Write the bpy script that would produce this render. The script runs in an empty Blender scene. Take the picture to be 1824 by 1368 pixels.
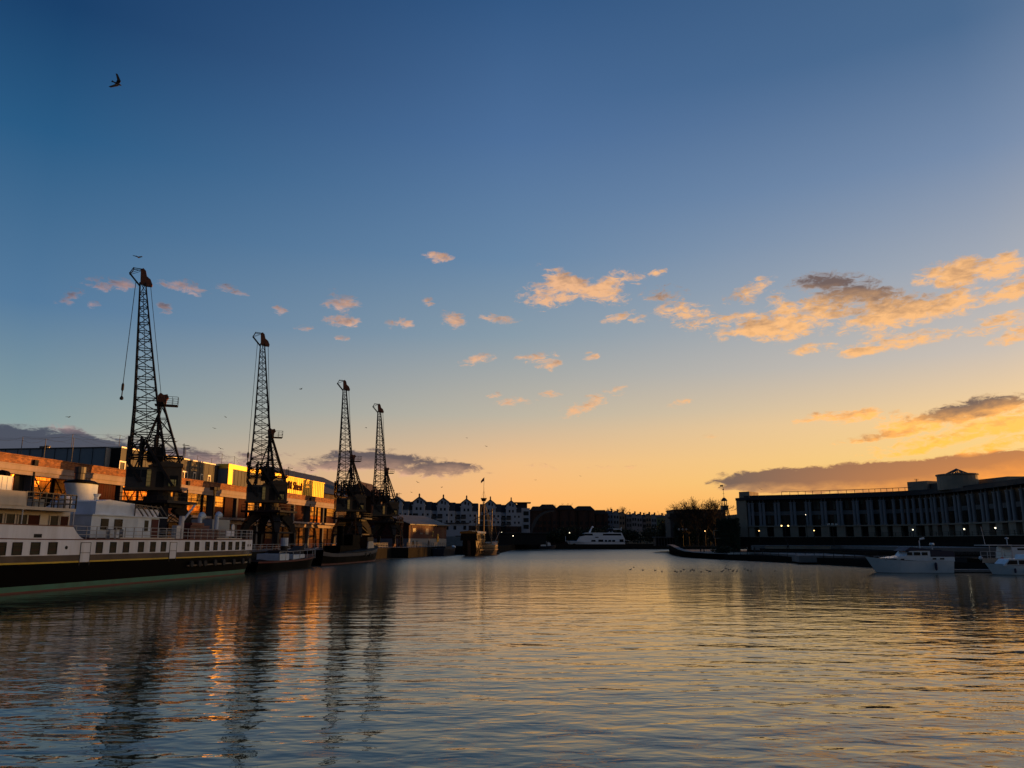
import bpy, math, random
from mathutils import Vector, Matrix
R = math.radians
sc = bpy.context.scene
COL = sc.collection

# ---------------------------------------------------------------- camera
F = 1370.0; CX, CY = 912.0, 684.0; PIT = math.atan(279 / 1370.0); CAMH = 4.2
cd = bpy.data.cameras.new('camera'); cam = bpy.data.objects.new('camera', cd); COL.objects.link(cam)
cam.location = (0, 0, CAMH); cam.rotation_euler = (math.pi / 2 + PIT, 0, 0)
cd.sensor_width = 36; cd.lens = F / 1824 * 36; cd.clip_start = .3; cd.clip_end = 6000
sc.camera = cam
cp_, sp_ = math.cos(PIT), math.sin(PIT)
def ray(x, y):
    u = (x - CX) / F; v = -(y - CY) / F
    return Vector((u, cp_ - v * sp_, sp_ + v * cp_))
def at(px, py, D):                 # world point seen at a pixel, at forward distance D
    d = ray(px, py); return Vector((0, 0, CAMH)) + d * (D / d.y)
def onz(px, py, z=0.0):            # world point of a pixel on a level plane
    d = ray(px, py); return Vector((0, 0, CAMH)) + d * ((z - CAMH) / d.z)
def azel(px, py):
    d = ray(px, py).normalized(); return math.atan2(d.x, d.y), math.asin(d.z)
# quay frame: s runs along the left quay away from the camera, t away from the water
un = math.hypot(.14, 1); U = Vector((.14 / un, 1 / un, 0)); N = Vector((-U.y, U.x, 0)); QROT = math.atan2(U.y, U.x)
def st(s, t, z=0.0): return U * s + N * t + Vector((0, 0, z))
def onq(px, py, t):                # pixel -> (s, z) on the upright plane at offset t
    d = ray(px, py); k = t / d.dot(N); p = d * k
    return p.dot(U), p.z + CAMH

# ---------------------------------------------------------------- sun, exposure
SUN_AZ, SUN_EL = 60.0, 2.8
sd = bpy.data.lights.new('sun', 'SUN'); sd.energy = 5.0; sd.angle = R(0.9); sd.color = (1.0, .42, .09)
so = bpy.data.objects.new('sun', sd); COL.objects.link(so)
sv = Vector((math.sin(R(SUN_AZ)) * math.cos(R(SUN_EL)), math.cos(R(SUN_AZ)) * math.cos(R(SUN_EL)), math.sin(R(SUN_EL))))
so.rotation_euler = sv.to_track_quat('Z', 'Y').to_euler()
so.location = (200, 250, 60)
sc.view_settings.view_transform = 'Standard'; sc.view_settings.look = 'None'
sc.view_settings.exposure = 0; sc.view_settings.gamma = 1
sc.render.engine = 'CYCLES'
sc.cycles.use_denoising = True; sc.cycles.max_bounces = 5; sc.cycles.sample_clamp_indirect = 4
sc.cycles.caustics_reflective = False; sc.cycles.caustics_refractive = False

# ---------------------------------------------------------------- sky
def lin(c): return tuple(((v / 255) / 12.92 if v / 255 <= .04045 else ((v / 255 + .055) / 1.055) ** 2.4) for v in c)
class NT:
    def __init__(s, nt): s.nt = nt; nt.nodes.clear()
    def n(s, typ, **kw):
        nd = s.nt.nodes.new(typ)
        ins = kw.pop('ins', {})
        for k, v in kw.items(): setattr(nd, k, v)
        for k, v in ins.items(): s.put(nd.inputs[k], v)
        return nd
    def put(s, sock, v):
        if isinstance(v, bpy.types.NodeSocket): s.nt.links.new(v, sock)
        else: sock.default_value = v
    def m(s, op, a, b=0.0, c=0.0, clamp=False):
        nd = s.n('ShaderNodeMath', operation=op, use_clamp=clamp); s.put(nd.inputs[0], a); s.put(nd.inputs[1], b); s.put(nd.inputs[2], c); return nd.outputs[0]
    def vm(s, op, a, b=(0, 0, 0), c=(0, 0, 0)):
        nd = s.n('ShaderNodeVectorMath', operation=op); s.put(nd.inputs[0], a); s.put(nd.inputs[1], b)
        if op == 'MULTIPLY_ADD': s.put(nd.inputs[2], c)
        return nd.outputs['Value'] if op in ('DOT_PRODUCT', 'LENGTH') else nd.outputs[0]
    def mix(s, f, a, b, bt='MIX'):
        nd = s.n('ShaderNodeMix', data_type='RGBA', blend_type=bt); s.put(nd.inputs[0], f); s.put(nd.inputs[6], a); s.put(nd.inputs[7], b); return nd.outputs[2]
    def mr(s, v, a, b, c=0.0, d=1.0, smooth=False):
        nd = s.n('ShaderNodeMapRange', interpolation_type='SMOOTHSTEP' if smooth else 'LINEAR')
        for i, x in enumerate((v, a, b, c, d)): s.put(nd.inputs[i], x)
        return nd.outputs[0]
    def ramp(s, f, stops):
        nd = s.n('ShaderNodeValToRGB'); s.put(nd.inputs[0], f); e = nd.color_ramp.elements
        while len(e) < len(stops): e.new(.5)
        for el, (p, c) in zip(e, stops): el.position = p; el.color = (*c[:3], 1)
        return nd.outputs[0]
def c4(c): return (c[0], c[1], c[2], 1.0)

w = bpy.data.worlds.new('World'); sc.world = w; w.use_nodes = True
k = NT(w.node_tree)
sky = k.n('ShaderNodeTexSky', sky_type='NISHITA', sun_disc=False, sun_elevation=R(SUN_EL), sun_rotation=R(SUN_AZ),
          air_density=1.0, dust_density=1.0, ozone_density=1.0)
tc = k.n('ShaderNodeTexCoord'); dirv = tc.outputs['Generated']
sx = k.n('ShaderNodeSeparateXYZ'); k.put(sx.inputs[0], dirv)
az = k.m('ARCTAN2', sx.outputs[0], sx.outputs[1]); el = k.m('ARCSINE', sx.outputs[2])
# sky colour by height above the horizon, for five compass directions (share of the glow left to the sky texture)
SPAN = R(60)
NSH = .22
def colr(stops, neb):
    out = []
    for deg, c in stops:
        c = lin(c)
        # what the Nishita share already adds at this elevation in that direction
        n = neb(deg)
        out.append((R(deg) / SPAN, tuple(max(0.0, a - NSH * b) for a, b in zip(c, n))))
    return out
def interp(tab):
    def f(d):
        for (a, ca), (b, cb) in zip(tab, tab[1:]):
            if a <= d <= b:
                t = (d - a) / (b - a); return [x + (y - x) * t for x, y in zip(ca, cb)]
        return tab[-1][1]
    return f
NL = interp([(0, [0.100, 0.052, 0.006]), (3, [0.174, 0.145, 0.054]), (8, [0.128, 0.147, 0.109]), (15, [0.085, 0.111, 0.110]), (25, [0.057, 0.079, 0.092]), (37, [0.042, 0.060, 0.074]), (60, [0.030, 0.044, 0.058])])
NC = interp([(0, [0.177, 0.088, 0.010]), (3, [0.263, 0.210, 0.077]), (8, [0.181, 0.198, 0.144]), (15, [0.117, 0.146, 0.142]), (25, [0.076, 0.101, 0.115]), (37, [0.053, 0.073, 0.089]), (60, [0.034, 0.048, 0.063])])
NR = interp([(0, [0.847, 0.342, 0.023]), (3, [0.773, 0.474, 0.131]), (8, [0.468, 0.386, 0.226]), (15, [0.265, 0.256, 0.213]), (25, [0.144, 0.160, 0.163]), (37, [0.082, 0.103, 0.119]), (60, [0.040, 0.056, 0.072])])
f_el = k.m('DIVIDE', k.m('MAXIMUM', el, 0.0), SPAN, clamp=True)
def sky_col(stops, neb): return k.ramp(f_el, colr(stops, neb))
cL = sky_col([(0, (196, 160, 132)), (3.5, (180, 168, 152)), (7.5, (136, 158, 160)), (15, (84, 122, 157)), (25.5, (42, 91, 133)), (33, (14, 64, 106)), (52, (6, 40, 80))], NL)
cC = sky_col([(0, (255, 176, 92)), (3, (255, 186, 112)), (5.6, (240, 190, 134)), (9.2, (190, 181, 163)), (15.1, (137, 156, 170)), (20.8, (104, 135, 167)), (29.3, (77, 111, 154)), (38, (52, 88, 132)), (55, (24, 58, 104))], NC)
cR = sky_col([(0, (255, 150, 50)), (4, (255, 210, 116)), (8, (250, 210, 150)), (12.0, (203, 192, 181)), (18.0, (160, 168, 181)), (24.5, (117, 139, 170)), (32.0, (76, 107, 144)), (52, (36, 68, 110))], NR)
zero = lambda d: (0, 0, 0)
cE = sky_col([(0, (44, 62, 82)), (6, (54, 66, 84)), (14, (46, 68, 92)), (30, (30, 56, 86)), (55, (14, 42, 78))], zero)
c = k.mix(k.mr(az, R(-33), 0.0), cL, cC)
c = k.mix(k.mr(az, 0.0, R(33)), c, cR)
# toward and beyond the hidden sun the glow is brighter than white (ramp holds a third of it)
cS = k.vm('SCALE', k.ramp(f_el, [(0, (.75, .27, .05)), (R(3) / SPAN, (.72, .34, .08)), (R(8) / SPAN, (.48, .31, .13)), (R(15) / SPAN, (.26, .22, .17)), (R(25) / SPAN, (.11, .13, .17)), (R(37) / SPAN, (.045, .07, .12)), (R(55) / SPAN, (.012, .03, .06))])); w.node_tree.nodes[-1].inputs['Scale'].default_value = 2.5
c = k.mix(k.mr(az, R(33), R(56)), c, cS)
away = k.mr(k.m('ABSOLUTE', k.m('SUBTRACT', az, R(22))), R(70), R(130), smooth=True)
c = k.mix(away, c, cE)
nis = k.vm('SCALE', sky.outputs[0]); w.node_tree.nodes[-1].inputs['Scale'].default_value = .1 * NSH
c = k.vm('ADD', c, nis)

# clouds: soft ellipses in (azimuth, elevation) broken up by noise.  (px, py, rx, ry, tilt, weight, brightness)
CL = [
 # right-hand group
 (985, 520, 62, 26, 10, 1.1, .95), (1010, 500, 50, 18, -22, 1.0, .8), (1080, 505, 48, 14, 24, 1.0, .95), (1085, 525, 32, 18, -8, .85, .95), (1135, 495, 18, 10, 0, .6, .8),
 (1170, 487, 13, 7, -10, 1.0, 1.0), (1180, 525, 36, 16, -6, .6, .35), (1215, 554, 52, 16, 0, 1.1, 1.0), (1275, 572, 70, 12, 6, .95, .85), (1380, 584, 62, 24, -10, 1.25, .85),
 (1320, 590, 60, 14, 4, .8, .9), (1105, 566, 26, 9, 12, .8, .95), (1140, 570, 16, 7, 0, .6, .9), (1345, 510, 30, 12, 16, .7, .8), (1320, 530, 26, 12, 0, .55, .45),
 (1385, 540, 26, 18, -20, .8, .9), (1440, 560, 52, 28, 0, 1.1, .9), (1500, 510, 90, 22, -12, 1.0, .0), (1560, 542, 115, 28, -8, 1.05, .5), (1620, 560, 140, 22, 4, 1.1, 1.0),
 (1690, 485, 60, 22, 6, 1.2, .85), (1715, 505, 55, 34, 40, .9, .75), (1785, 472, 34, 20, 14, 1.2, .95), (1808, 515, 44, 18, 20, 1.1, 1.0), (1790, 572, 70, 15, 12, 1.0, 1.0),
 (1815, 596, 60, 14, 10, 1.1, 1.0), (1605, 608, 110, 13, 4, 1.1, 1.0), (1530, 628, 36, 8, 4, .9, 1.0), (1445, 620, 40, 8, 4, .85, 1.0), (1470, 497, 40, 14, 0, .6, .0),
 # small puffs, left to right
 (200, 503, 36, 14, 6, .9, .35), (125, 527, 26, 12, 20, .7, .25), (330, 510, 36, 10, -6, .9, .5), (292, 548, 14, 9, 0, .75, .35), (412, 515, 24, 8, -8, .6, .35),
 (494, 551, 13, 7, 0, .9, .6), (605, 538, 30, 17, 0, .8, .5), (612, 572, 32, 10, 4, .9, .65), (608, 602, 12, 6, 6, .8, .7), (695, 577, 10, 9, 0, .7, .6), (718, 576, 12, 9, 0, .8, .7),
 (764, 539, 14, 6, -8, .7, .6), (782, 457, 22, 8, 4, 1.0, .7), (806, 570, 20, 12, -10, .9, .7), (892, 571, 28, 9, -8, .8, .7), (855, 639, 28, 9, 10, .85, .85), (955, 638, 30, 10, 6, .8, .85),
 (980, 652, 20, 8, 0, .8, .9), (1048, 633, 13, 6, 0, .9, .95), (880, 703, 12, 6, 0, .8, .8), (915, 715, 32, 7, 4, .7, .85), (982, 702, 18, 6, 0, .8, .9), (1045, 720, 42, 13, 22, .8, .95),
 (1104, 697, 14, 9, 10, .6, .9), (1216, 716, 22, 6, 18, .75, .95), (1260, 778, 13, 5, 10, .5, .9), (170, 541, 9, 6, 0, .6, .4), (540, 583, 13, 7, 0, .4, .5),
 # low right: glowing streaks
 (1470, 743, 48, 9, 4, 1.1, .9), (1525, 744, 40, 10, 12, 1.0, .9), (1600, 750, 60, 18, -10, .7, .85), (1735, 726, 95, 18, 8, 1.3, .05), (1700, 748, 120, 22, 6, .72, .9), (1560, 778, 70, 10, 6, 1.1, .55),
 (1700, 777, 160, 13, 9, .85, 1.0), (1795, 758, 70, 24, 12, .75, 1.0), (1780, 722, 40, 12, 10, .9, .5), (1790, 792, 100, 10, 10, .9, 1.1), (1560, 600, 40, 6, 8, .6, 1.0), (1640, 800, 90, 6, 8, .9, 1.1),
 # the long bank on the right, low
 (1355, 854, 80, 17, 2, 1.6, -.05), (1470, 850, 150, 22, 3, 2.4, -.08), (1640, 846, 180, 27, 5, 2.9, .0), (1830, 842, 190, 36, 7, 3.0, .30), (1420, 866, 150, 9, 0, .8, .5),
 (2080, 815, 260, 34, 4, 1.8, .3),
 # left bank and the bar behind the cranes
 (-40, 800, 170, 38, -2, 2.4, -.1), (120, 796, 150, 24, -8, 2.0, .0), (260, 806, 130, 22, -7, 1.2, .15), (120, 767, 40, 8, -10, .6, .6), (400, 822, 110, 16, -4, .9, .4),
 (480, 812, 50, 9, 0, .8, .25), (640, 818, 90, 16, 3, 1.4, .05), (740, 828, 110, 15, -4, 1.3, .12), (560, 834, 90, 9, 6, .8, .55), (700, 842, 110, 8, -3, .7, .7),
 (800, 833, 60, 9, 0, .9, .35), (970, 831, 34, 6, -6, .6, .7), (1080, 833, 60, 4, 0, .4, .7),
 # behind and beside the camera, for the reflections
 (-500, 520, 180, 40, 0, 1.0, .2), (2300, 500, 220, 50, 4, 1.0, .8), (2400, 650, 220, 30, 4, .9, .9),
]
while len(CL) % 3: CL.append((0, -4000, 1, 1, 0, 0, 0))
azv = k.n('ShaderNodeCombineXYZ'); elv = k.n('ShaderNodeCombineXYZ')
# the ellipses' edges are bent by a slow noise first
pv = k.n('ShaderNodeCombineXYZ'); k.put(pv.inputs[0], k.m('MULTIPLY_ADD', el, .5, az)); k.put(pv.inputs[1], k.m('MULTIPLY_ADD', az, -.22, k.m('MULTIPLY', el, 2.3))); pos = pv.outputs[0]
wn = k.n('ShaderNodeTexNoise', noise_dimensions='3D', ins={'Vector': pos, 'Scale': 22.0, 'Detail': 2.0, 'Roughness': .5})
ws = k.n('ShaderNodeSeparateColor'); k.put(ws.inputs[0], wn.outputs['Color'])
azw = k.m('MULTIPLY_ADD', ws.outputs[0], .030, k.m('SUBTRACT', az, .015)); elw = k.m('MULTIPLY_ADD', ws.outputs[1], .012, k.m('SUBTRACT', el, .006))
for i in range(3): k.put(azv.inputs[i], azw); k.put(elv.inputs[i], elw)
A, E_ = azv.outputs[0], elv.outputs[0]
W = L = None
for g in range(0, len(CL), 3):
    ax, bx, cx, ay, by, cy, aw, ab, asl = ([], [], [], [], [], [], [], [], [])
    for (px, py, rx, ry, tilt, wt, br) in CL[g:g + 3]:
        if rx <= 45 and py < 800: wt *= 1.22; rx *= 1.12; ry *= 1.1       # small puffs: keep them from dissolving
        if py < -1000: a0, e0 = 0, -1.2
        else: a0, e0 = azel(px, py)
        sca = 1 / F / (1.0 + ((px - CX) / F) ** 2) ** .5
        X_, Y_ = 1.30 * rx * sca / (1.0 + ((px - CX) / F) ** 2) ** .5, 1.30 * ry * sca * .97
        t = R(tilt); ct, s_ = math.cos(t), math.sin(t)
        ax.append(ct / X_); bx.append(s_ / X_); cx.append(-(a0 * ct + e0 * s_) / X_)
        ay.append(-s_ / Y_); by.append(ct / Y_); cy.append((a0 * s_ - e0 * ct) / Y_)
        aw.append(wt); ab.append(br)
    qx = k.vm('MULTIPLY_ADD', A, ax, k.vm('MULTIPLY_ADD', E_, bx, cx))
    qy = k.vm('MULTIPLY_ADD', A, ay, k.vm('MULTIPLY_ADD', E_, by, cy))
    r2 = k.vm('MULTIPLY_ADD', qx, qx, k.vm('MULTIPLY', qy, qy))
    wv = k.vm('MAXIMUM', k.vm('MULTIPLY_ADD', r2, [-x for x in aw], aw), (0, 0, 0))
    lv = k.vm('MULTIPLY_ADD', qy, (-.38, -.38, -.38), ab)
    W = wv if W is None else k.vm('ADD', W, wv)
    L = k.vm('MULTIPLY', wv, lv) if L is None else k.vm('MULTIPLY_ADD', wv, lv, L)
Ws = k.vm('DOT_PRODUCT', W, (1, 1, 1)); Ls = k.vm('DOT_PRODUCT', L, (1, 1, 1))
n1 = k.n('ShaderNodeTexNoise', ins={'Vector': pos, 'Scale': 58.0, 'Detail': 10.0, 'Roughness': .70, 'Distortion': .5}).outputs['Fac']
n2 = k.n('ShaderNodeTexNoise', ins={'Vector': k.vm('ADD', pos, (.006, -.012, 3.0)), 'Scale': 46.0, 'Detail': 5.0, 'Roughness': .6, 'Distortion': .25}).outputs['Fac']
dens = k.m('ADD', k.m('MINIMUM', k.m('MULTIPLY', Ws, 1.15), 2.6), k.m('MULTIPLY_ADD', n1, 4.8, -2.92))
cov = k.m('MULTIPLY', k.mr(dens, -.25, 1.1, 0.0, .94, smooth=True), k.mr(Ws, .0, .12))
avg = k.m('DIVIDE', Ls, k.m('MAXIMUM', Ws, .02))
lamp_ = k.mr(avg, .0, .6, .12, 1.8); lit = k.m('ADD', avg, k.m('MULTIPLY', k.m('SUBTRACT', n2, .5), lamp_), clamp=True)
thin = k.mr(dens, .15, .75); lit = k.m('ADD', lit, k.m('MULTIPLY', k.m('SUBTRACT', 1.0, thin), .22), clamp=True)
fa = k.mr(az, R(-30), R(18)); low = k.mr(el, R(12), R(5))
c_lit = k.mix(fa, c4(lin((205, 166, 160))), c4(lin((255, 192, 126))))
c_lit = k.mix(k.m('MULTIPLY', low, k.mr(az, R(14), R(28))), c_lit, (1.6, .64, .07, 1))
c_lit = k.mix(k.m('MULTIPLY', k.mr(el, R(7), R(4.5)), k.mr(az, R(24), R(33))), c_lit, (1.5, .50, .06, 1))
c_drk = k.mix(fa, c4(lin((70, 74, 90))), c4(lin((112, 92, 86))))
c_drk = k.mix(k.m('MULTIPLY', k.mr(el, R(8), R(3.5)), k.mr(az, R(16), R(34))), c_drk, (.80, .27, .06, 1))
c_cl = k.mix(lit, c_drk, c_lit)
c = k.mix(cov, c, c_cl)
# below the horizon (seen only past the edge of the ground)
c = k.mix(k.mr(el, R(-.2), R(-2)), c, (.02, .022, .025, 1))
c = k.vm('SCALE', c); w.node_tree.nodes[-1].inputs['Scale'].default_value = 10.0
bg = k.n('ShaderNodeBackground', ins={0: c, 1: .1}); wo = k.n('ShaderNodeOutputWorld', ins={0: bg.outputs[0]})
w.cycles.sampling_method = 'MANUAL'; w.cycles.sample_map_resolution = 512

# ---------------------------------------------------------------- materials
def pmat(name, col, rough=.7, metal=0.0, var=.25, scale=1.2, bump=0.0, bscale=None, spec=.5, col2=None, coat=0.0, streak=False):
    m = bpy.data.materials.new(name); m.use_nodes = True; q = NT(m.node_tree)
    t = q.n('ShaderNodeTexCoord')
    vec = t.outputs['Object']
    if streak: vec = q.vm('MULTIPLY', vec, (1, 1, .12))
    nz = q.n('ShaderNodeTexNoise', ins={'Vector': vec, 'Scale': scale, 'Detail': 6.0, 'Roughness': .6}).outputs['Fac']
    f = q.mr(nz, .32, .68)
    lo = tuple(x * (1 - var) for x in col) if col2 is None else col2
    cc = q.mix(f, c4(lo), c4(tuple(min(1, x * (1 + var * .4)) for x in col)))
    b = q.n('ShaderNodeBsdfPrincipled', ins={'Base Color': cc, 'Metallic': metal, 'Specular IOR Level': spec, 'Coat Weight': coat})
    q.put(b.inputs['Roughness'], q.mr(nz, .3, .7, rough * .85, min(1, rough * 1.15)))
    if bump:
        bn = q.n('ShaderNodeTexNoise', ins={'Vector': t.outputs['Object'], 'Scale': bscale or scale * 6, 'Detail': 4.0})
        bb = q.n('ShaderNodeBump', ins={'Strength': bump, 'Distance': .05, 'Height': bn.outputs['Fac']}); q.put(b.inputs['Normal'], bb.outputs[0])
    q.n('ShaderNodeOutputMaterial', ins={0: b.outputs[0]})
    return m
def emat(name, col, e):
    m = bpy.data.materials.new(name); m.use_nodes = True; q = NT(m.node_tree)
    b = q.n('ShaderNodeEmission', ins={0: c4(col), 1: e}); q.n('ShaderNodeOutputMaterial', ins={0: b.outputs[0]}); return m

# ---------------------------------------------------------------- mesh building
class MB:
    def __init__(s): s.v = []; s.f = []; s.mi = []; s.T = None; s.cur = 0
    def add(s, vs, fs, mi=None):
        o = len(s.v)
        for p in vs:
            p = Vector(p); s.v.append(s.T @ p if s.T else p)
        for f in fs: s.f.append([i + o for i in f]); s.mi.append(s.cur if mi is None else mi)
        return s
    def box(s, x0, x1, y0, y1, z0, z1, mi=None):
        return s.add([(x0, y0, z0), (x1, y0, z0), (x1, y1, z0), (x0, y1, z0), (x0, y0, z1), (x1, y0, z1), (x1, y1, z1), (x0, y1, z1)],
                     [(3, 2, 1, 0), (4, 5, 6, 7), (0, 1, 5, 4), (1, 2, 6, 5), (2, 3, 7, 6), (3, 0, 4, 7)], mi)
    def bar(s, a, b, w, h=None, n=4, w2=None):
        a, b = Vector(a), Vector(b); d = b - a
        if d.length < 1e-6: return s
        d.normalize(); h = h or w
        up = Vector((0, 0, 1)) if abs(d.z) < .95 else Vector((0, 1, 0))
        x = d.cross(up).normalized(); y = x.cross(d)
        k2 = (w2 / w) if w2 else 1.0
        if n == 4: c = [(-.5, -.5), (.5, -.5), (.5, .5), (-.5, .5)]
        else: c = [(.5 * math.cos(2 * math.pi * i / n), .5 * math.sin(2 * math.pi * i / n)) for i in range(n)]
        vs = [a + x * (u * w) + y * (v * h) for u, v in c] + [b + x * (u * w * k2) + y * (v * h * k2) for u, v in c]
        fs = [(i, (i + 1) % n, n + (i + 1) % n, n + i) for i in range(n)] + [tuple(range(n))[::-1], tuple(range(n, 2 * n))]
        return s.add(vs, fs)
    def tube(s, a, b, r, n=8, r2=None): return s.bar(a, b, 2 * r, n=n, w2=2 * r2 if r2 is not None else None)
    def path(s, pts, r, n=6):
        for a, b in zip(pts, pts[1:]): s.tube(a, b, r, n)
        return s
    def prism(s, pts, z0, z1, mi=None):      # polygon in xy
        n = len(pts)
        return s.add([(x, y, z0) for x, y in pts] + [(x, y, z1) for x, y in pts],
                     [tuple(range(n))[::-1], tuple(range(n, 2 * n))] + [(i, (i + 1) % n, n + (i + 1) % n, n + i) for i in range(n)], mi)
    def prismy(s, pts, y0, y1, mi=None):     # polygon in xz, pushed along y
        n = len(pts)
        return s.add([(x, y0, z) for x, z in pts] + [(x, y1, z) for x, z in pts],
                     [tuple(range(n)), tuple(range(n, 2 * n))[::-1]] + [(i, n + i, n + (i + 1) % n, (i + 1) % n) for i in range(n)], mi)
    def prismx(s, pts, x0, x1, mi=None):     # polygon in yz, pushed along x
        n = len(pts)
        return s.add([(x0, y, z) for y, z in pts] + [(x1, y, z) for y, z in pts],
                     [tuple(range(n))[::-1], tuple(range(n, 2 * n))] + [(i, (i + 1) % n, n + (i + 1) % n, n + i) for i in range(n)], mi)
    def lathe(s, prof, c=(0, 0, 0), n=12, sx=1.0, sy=1.0):
        vs = []; fs = []
        for r, z in prof:
            for i in range(n):
                a = 2 * math.pi * i / n; vs.append((c[0] + r * math.cos(a) * sx, c[1] + r * math.sin(a) * sy, c[2] + z))
        for j in range(len(prof) - 1):
            for i in range(n): fs.append((j * n + i, j * n + (i + 1) % n, (j + 1) * n + (i + 1) % n, (j + 1) * n + i))
        fs.append(tuple(range(n))[::-1]); fs.append(tuple(range((len(prof) - 1) * n, len(prof) * n)))
        return s.add(vs, fs)
    def build(s, name, mats, parent=None, smooth=False, loc=None, rot=None):
        me = bpy.data.meshes.new(name); me.from_pydata([tuple(p) for p in s.v], [], s.f); me.update()
        mats = mats if isinstance(mats, (list, tuple)) else [mats]
        for m in mats: me.materials.append(m)
        if len(mats) > 1: me.polygons.foreach_set('material_index', s.mi)
        if smooth: me.polygons.foreach_set('use_smooth', [True] * len(me.polygons))
        o = bpy.data.objects.new(name, me); COL.objects.link(o)
        if parent: o.parent = parent
        if loc is not None: o.location = loc
        if rot is not None: o.rotation_euler = (0, 0, rot)
        return o
def tag(o, label=None, cat=None, group=None, kind=None):
    if label: o['label'] = label
    if cat: o['category'] = cat
    if group: o['group'] = group
    if kind: o['kind'] = kind
    return o
def thing(name, label, cat, loc=(0, 0, 0), rot=0, group=None):
    o = bpy.data.objects.new(name, None); COL.objects.link(o); o.empty_display_size = .3
    o.location = loc; o.rotation_euler = (0, 0, rot); return tag(o, label, cat, group)
def dup(o, parent=None):
    c = o.copy(); COL.objects.link(c)
    if parent is not None: c.parent = parent
    for ch in list(o.children): dup(ch, c)
    return c
def copy_at(o, label, loc, rot=None, scale=None):
    c = dup(o); c['label'] = label; c.location = loc
    if rot is not None: c.rotation_euler = rot if isinstance(rot, tuple) else (0, 0, rot)
    if scale: c.scale = (scale,) * 3
    return c

# ---------------------------------------------------------------- water
def water_mat():
    m = bpy.data.materials.new('harbour_water'); m.use_nodes = True; q = NT(m.node_tree)
    g = q.n('ShaderNodeNewGeometry').outputs['Position']
    sep = q.n('ShaderNodeSeparateXYZ'); q.put(sep.inputs[0], g)
    def nz(sc, det, rot, stretch, dist=0.0):
        mp = q.n('ShaderNodeMapping', ins={'Vector': g}); mp.inputs['Rotation'].default_value = (0, 0, R(rot)); mp.inputs['Scale'].default_value = (stretch, 1, 1)
        return q.n('ShaderNodeTexNoise', ins={'Vector': mp.outputs[0], 'Scale': sc, 'Detail': det, 'Roughness': .5, 'Distortion': dist}).outputs['Fac']
    big = nz(.42, 1.5, -14, .50); mid = nz(1.5, 2.0, -10, .5, .3); mid2 = nz(.95, 1.0, 28, .6); fin = nz(4.5, 2.5, 8, .6)
    patch = q.mr(nz(.035, 2.0, 0, .5), .38, .62)
    h = q.m('MULTIPLY', big, .11)
    h = q.m('MULTIPLY_ADD', mid, .052, h); h = q.m('MULTIPLY_ADD', mid2, .035, h)
    h = q.m('MULTIPLY_ADD', fin, q.mr(patch, 0, 1, .005, .011), h)
    h = q.m('MULTIPLY', h, q.m('ADD', q.mr(sep.outputs[1], 14.0, 60.0, .85, .34), q.mr(sep.outputs[1], 110.0, 220.0, 0.0, 1.5)))
    bp = q.n('ShaderNodeBump', ins={'Strength': 1.0, 'Distance': 1.0, 'Height': h})
    dist = q.mr(sep.outputs[1], 20.0, 330.0)
    b = q.n('ShaderNodeBsdfPrincipled', ins={'Base Color': (.030, .042, .026, 1), 'IOR': 1.45, 'Specular IOR Level': .6, 'Specular Tint': (.95, 1, .92, 1), 'Normal': bp.outputs[0], 'Roughness': q.mr(dist, 0, .55, .02, .30)})
    q.n('ShaderNodeOutputMaterial', ins={0: b.outputs[0]}); return m
wm = MB()
wm.add([(-1500, -200, 0), (1500, -200, 0), (1500, 2600, 0), (-1500, 2600, 0)], [(0, 1, 2, 3)])
tag(wm.build('water', water_mat()), kind='structure')

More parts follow.
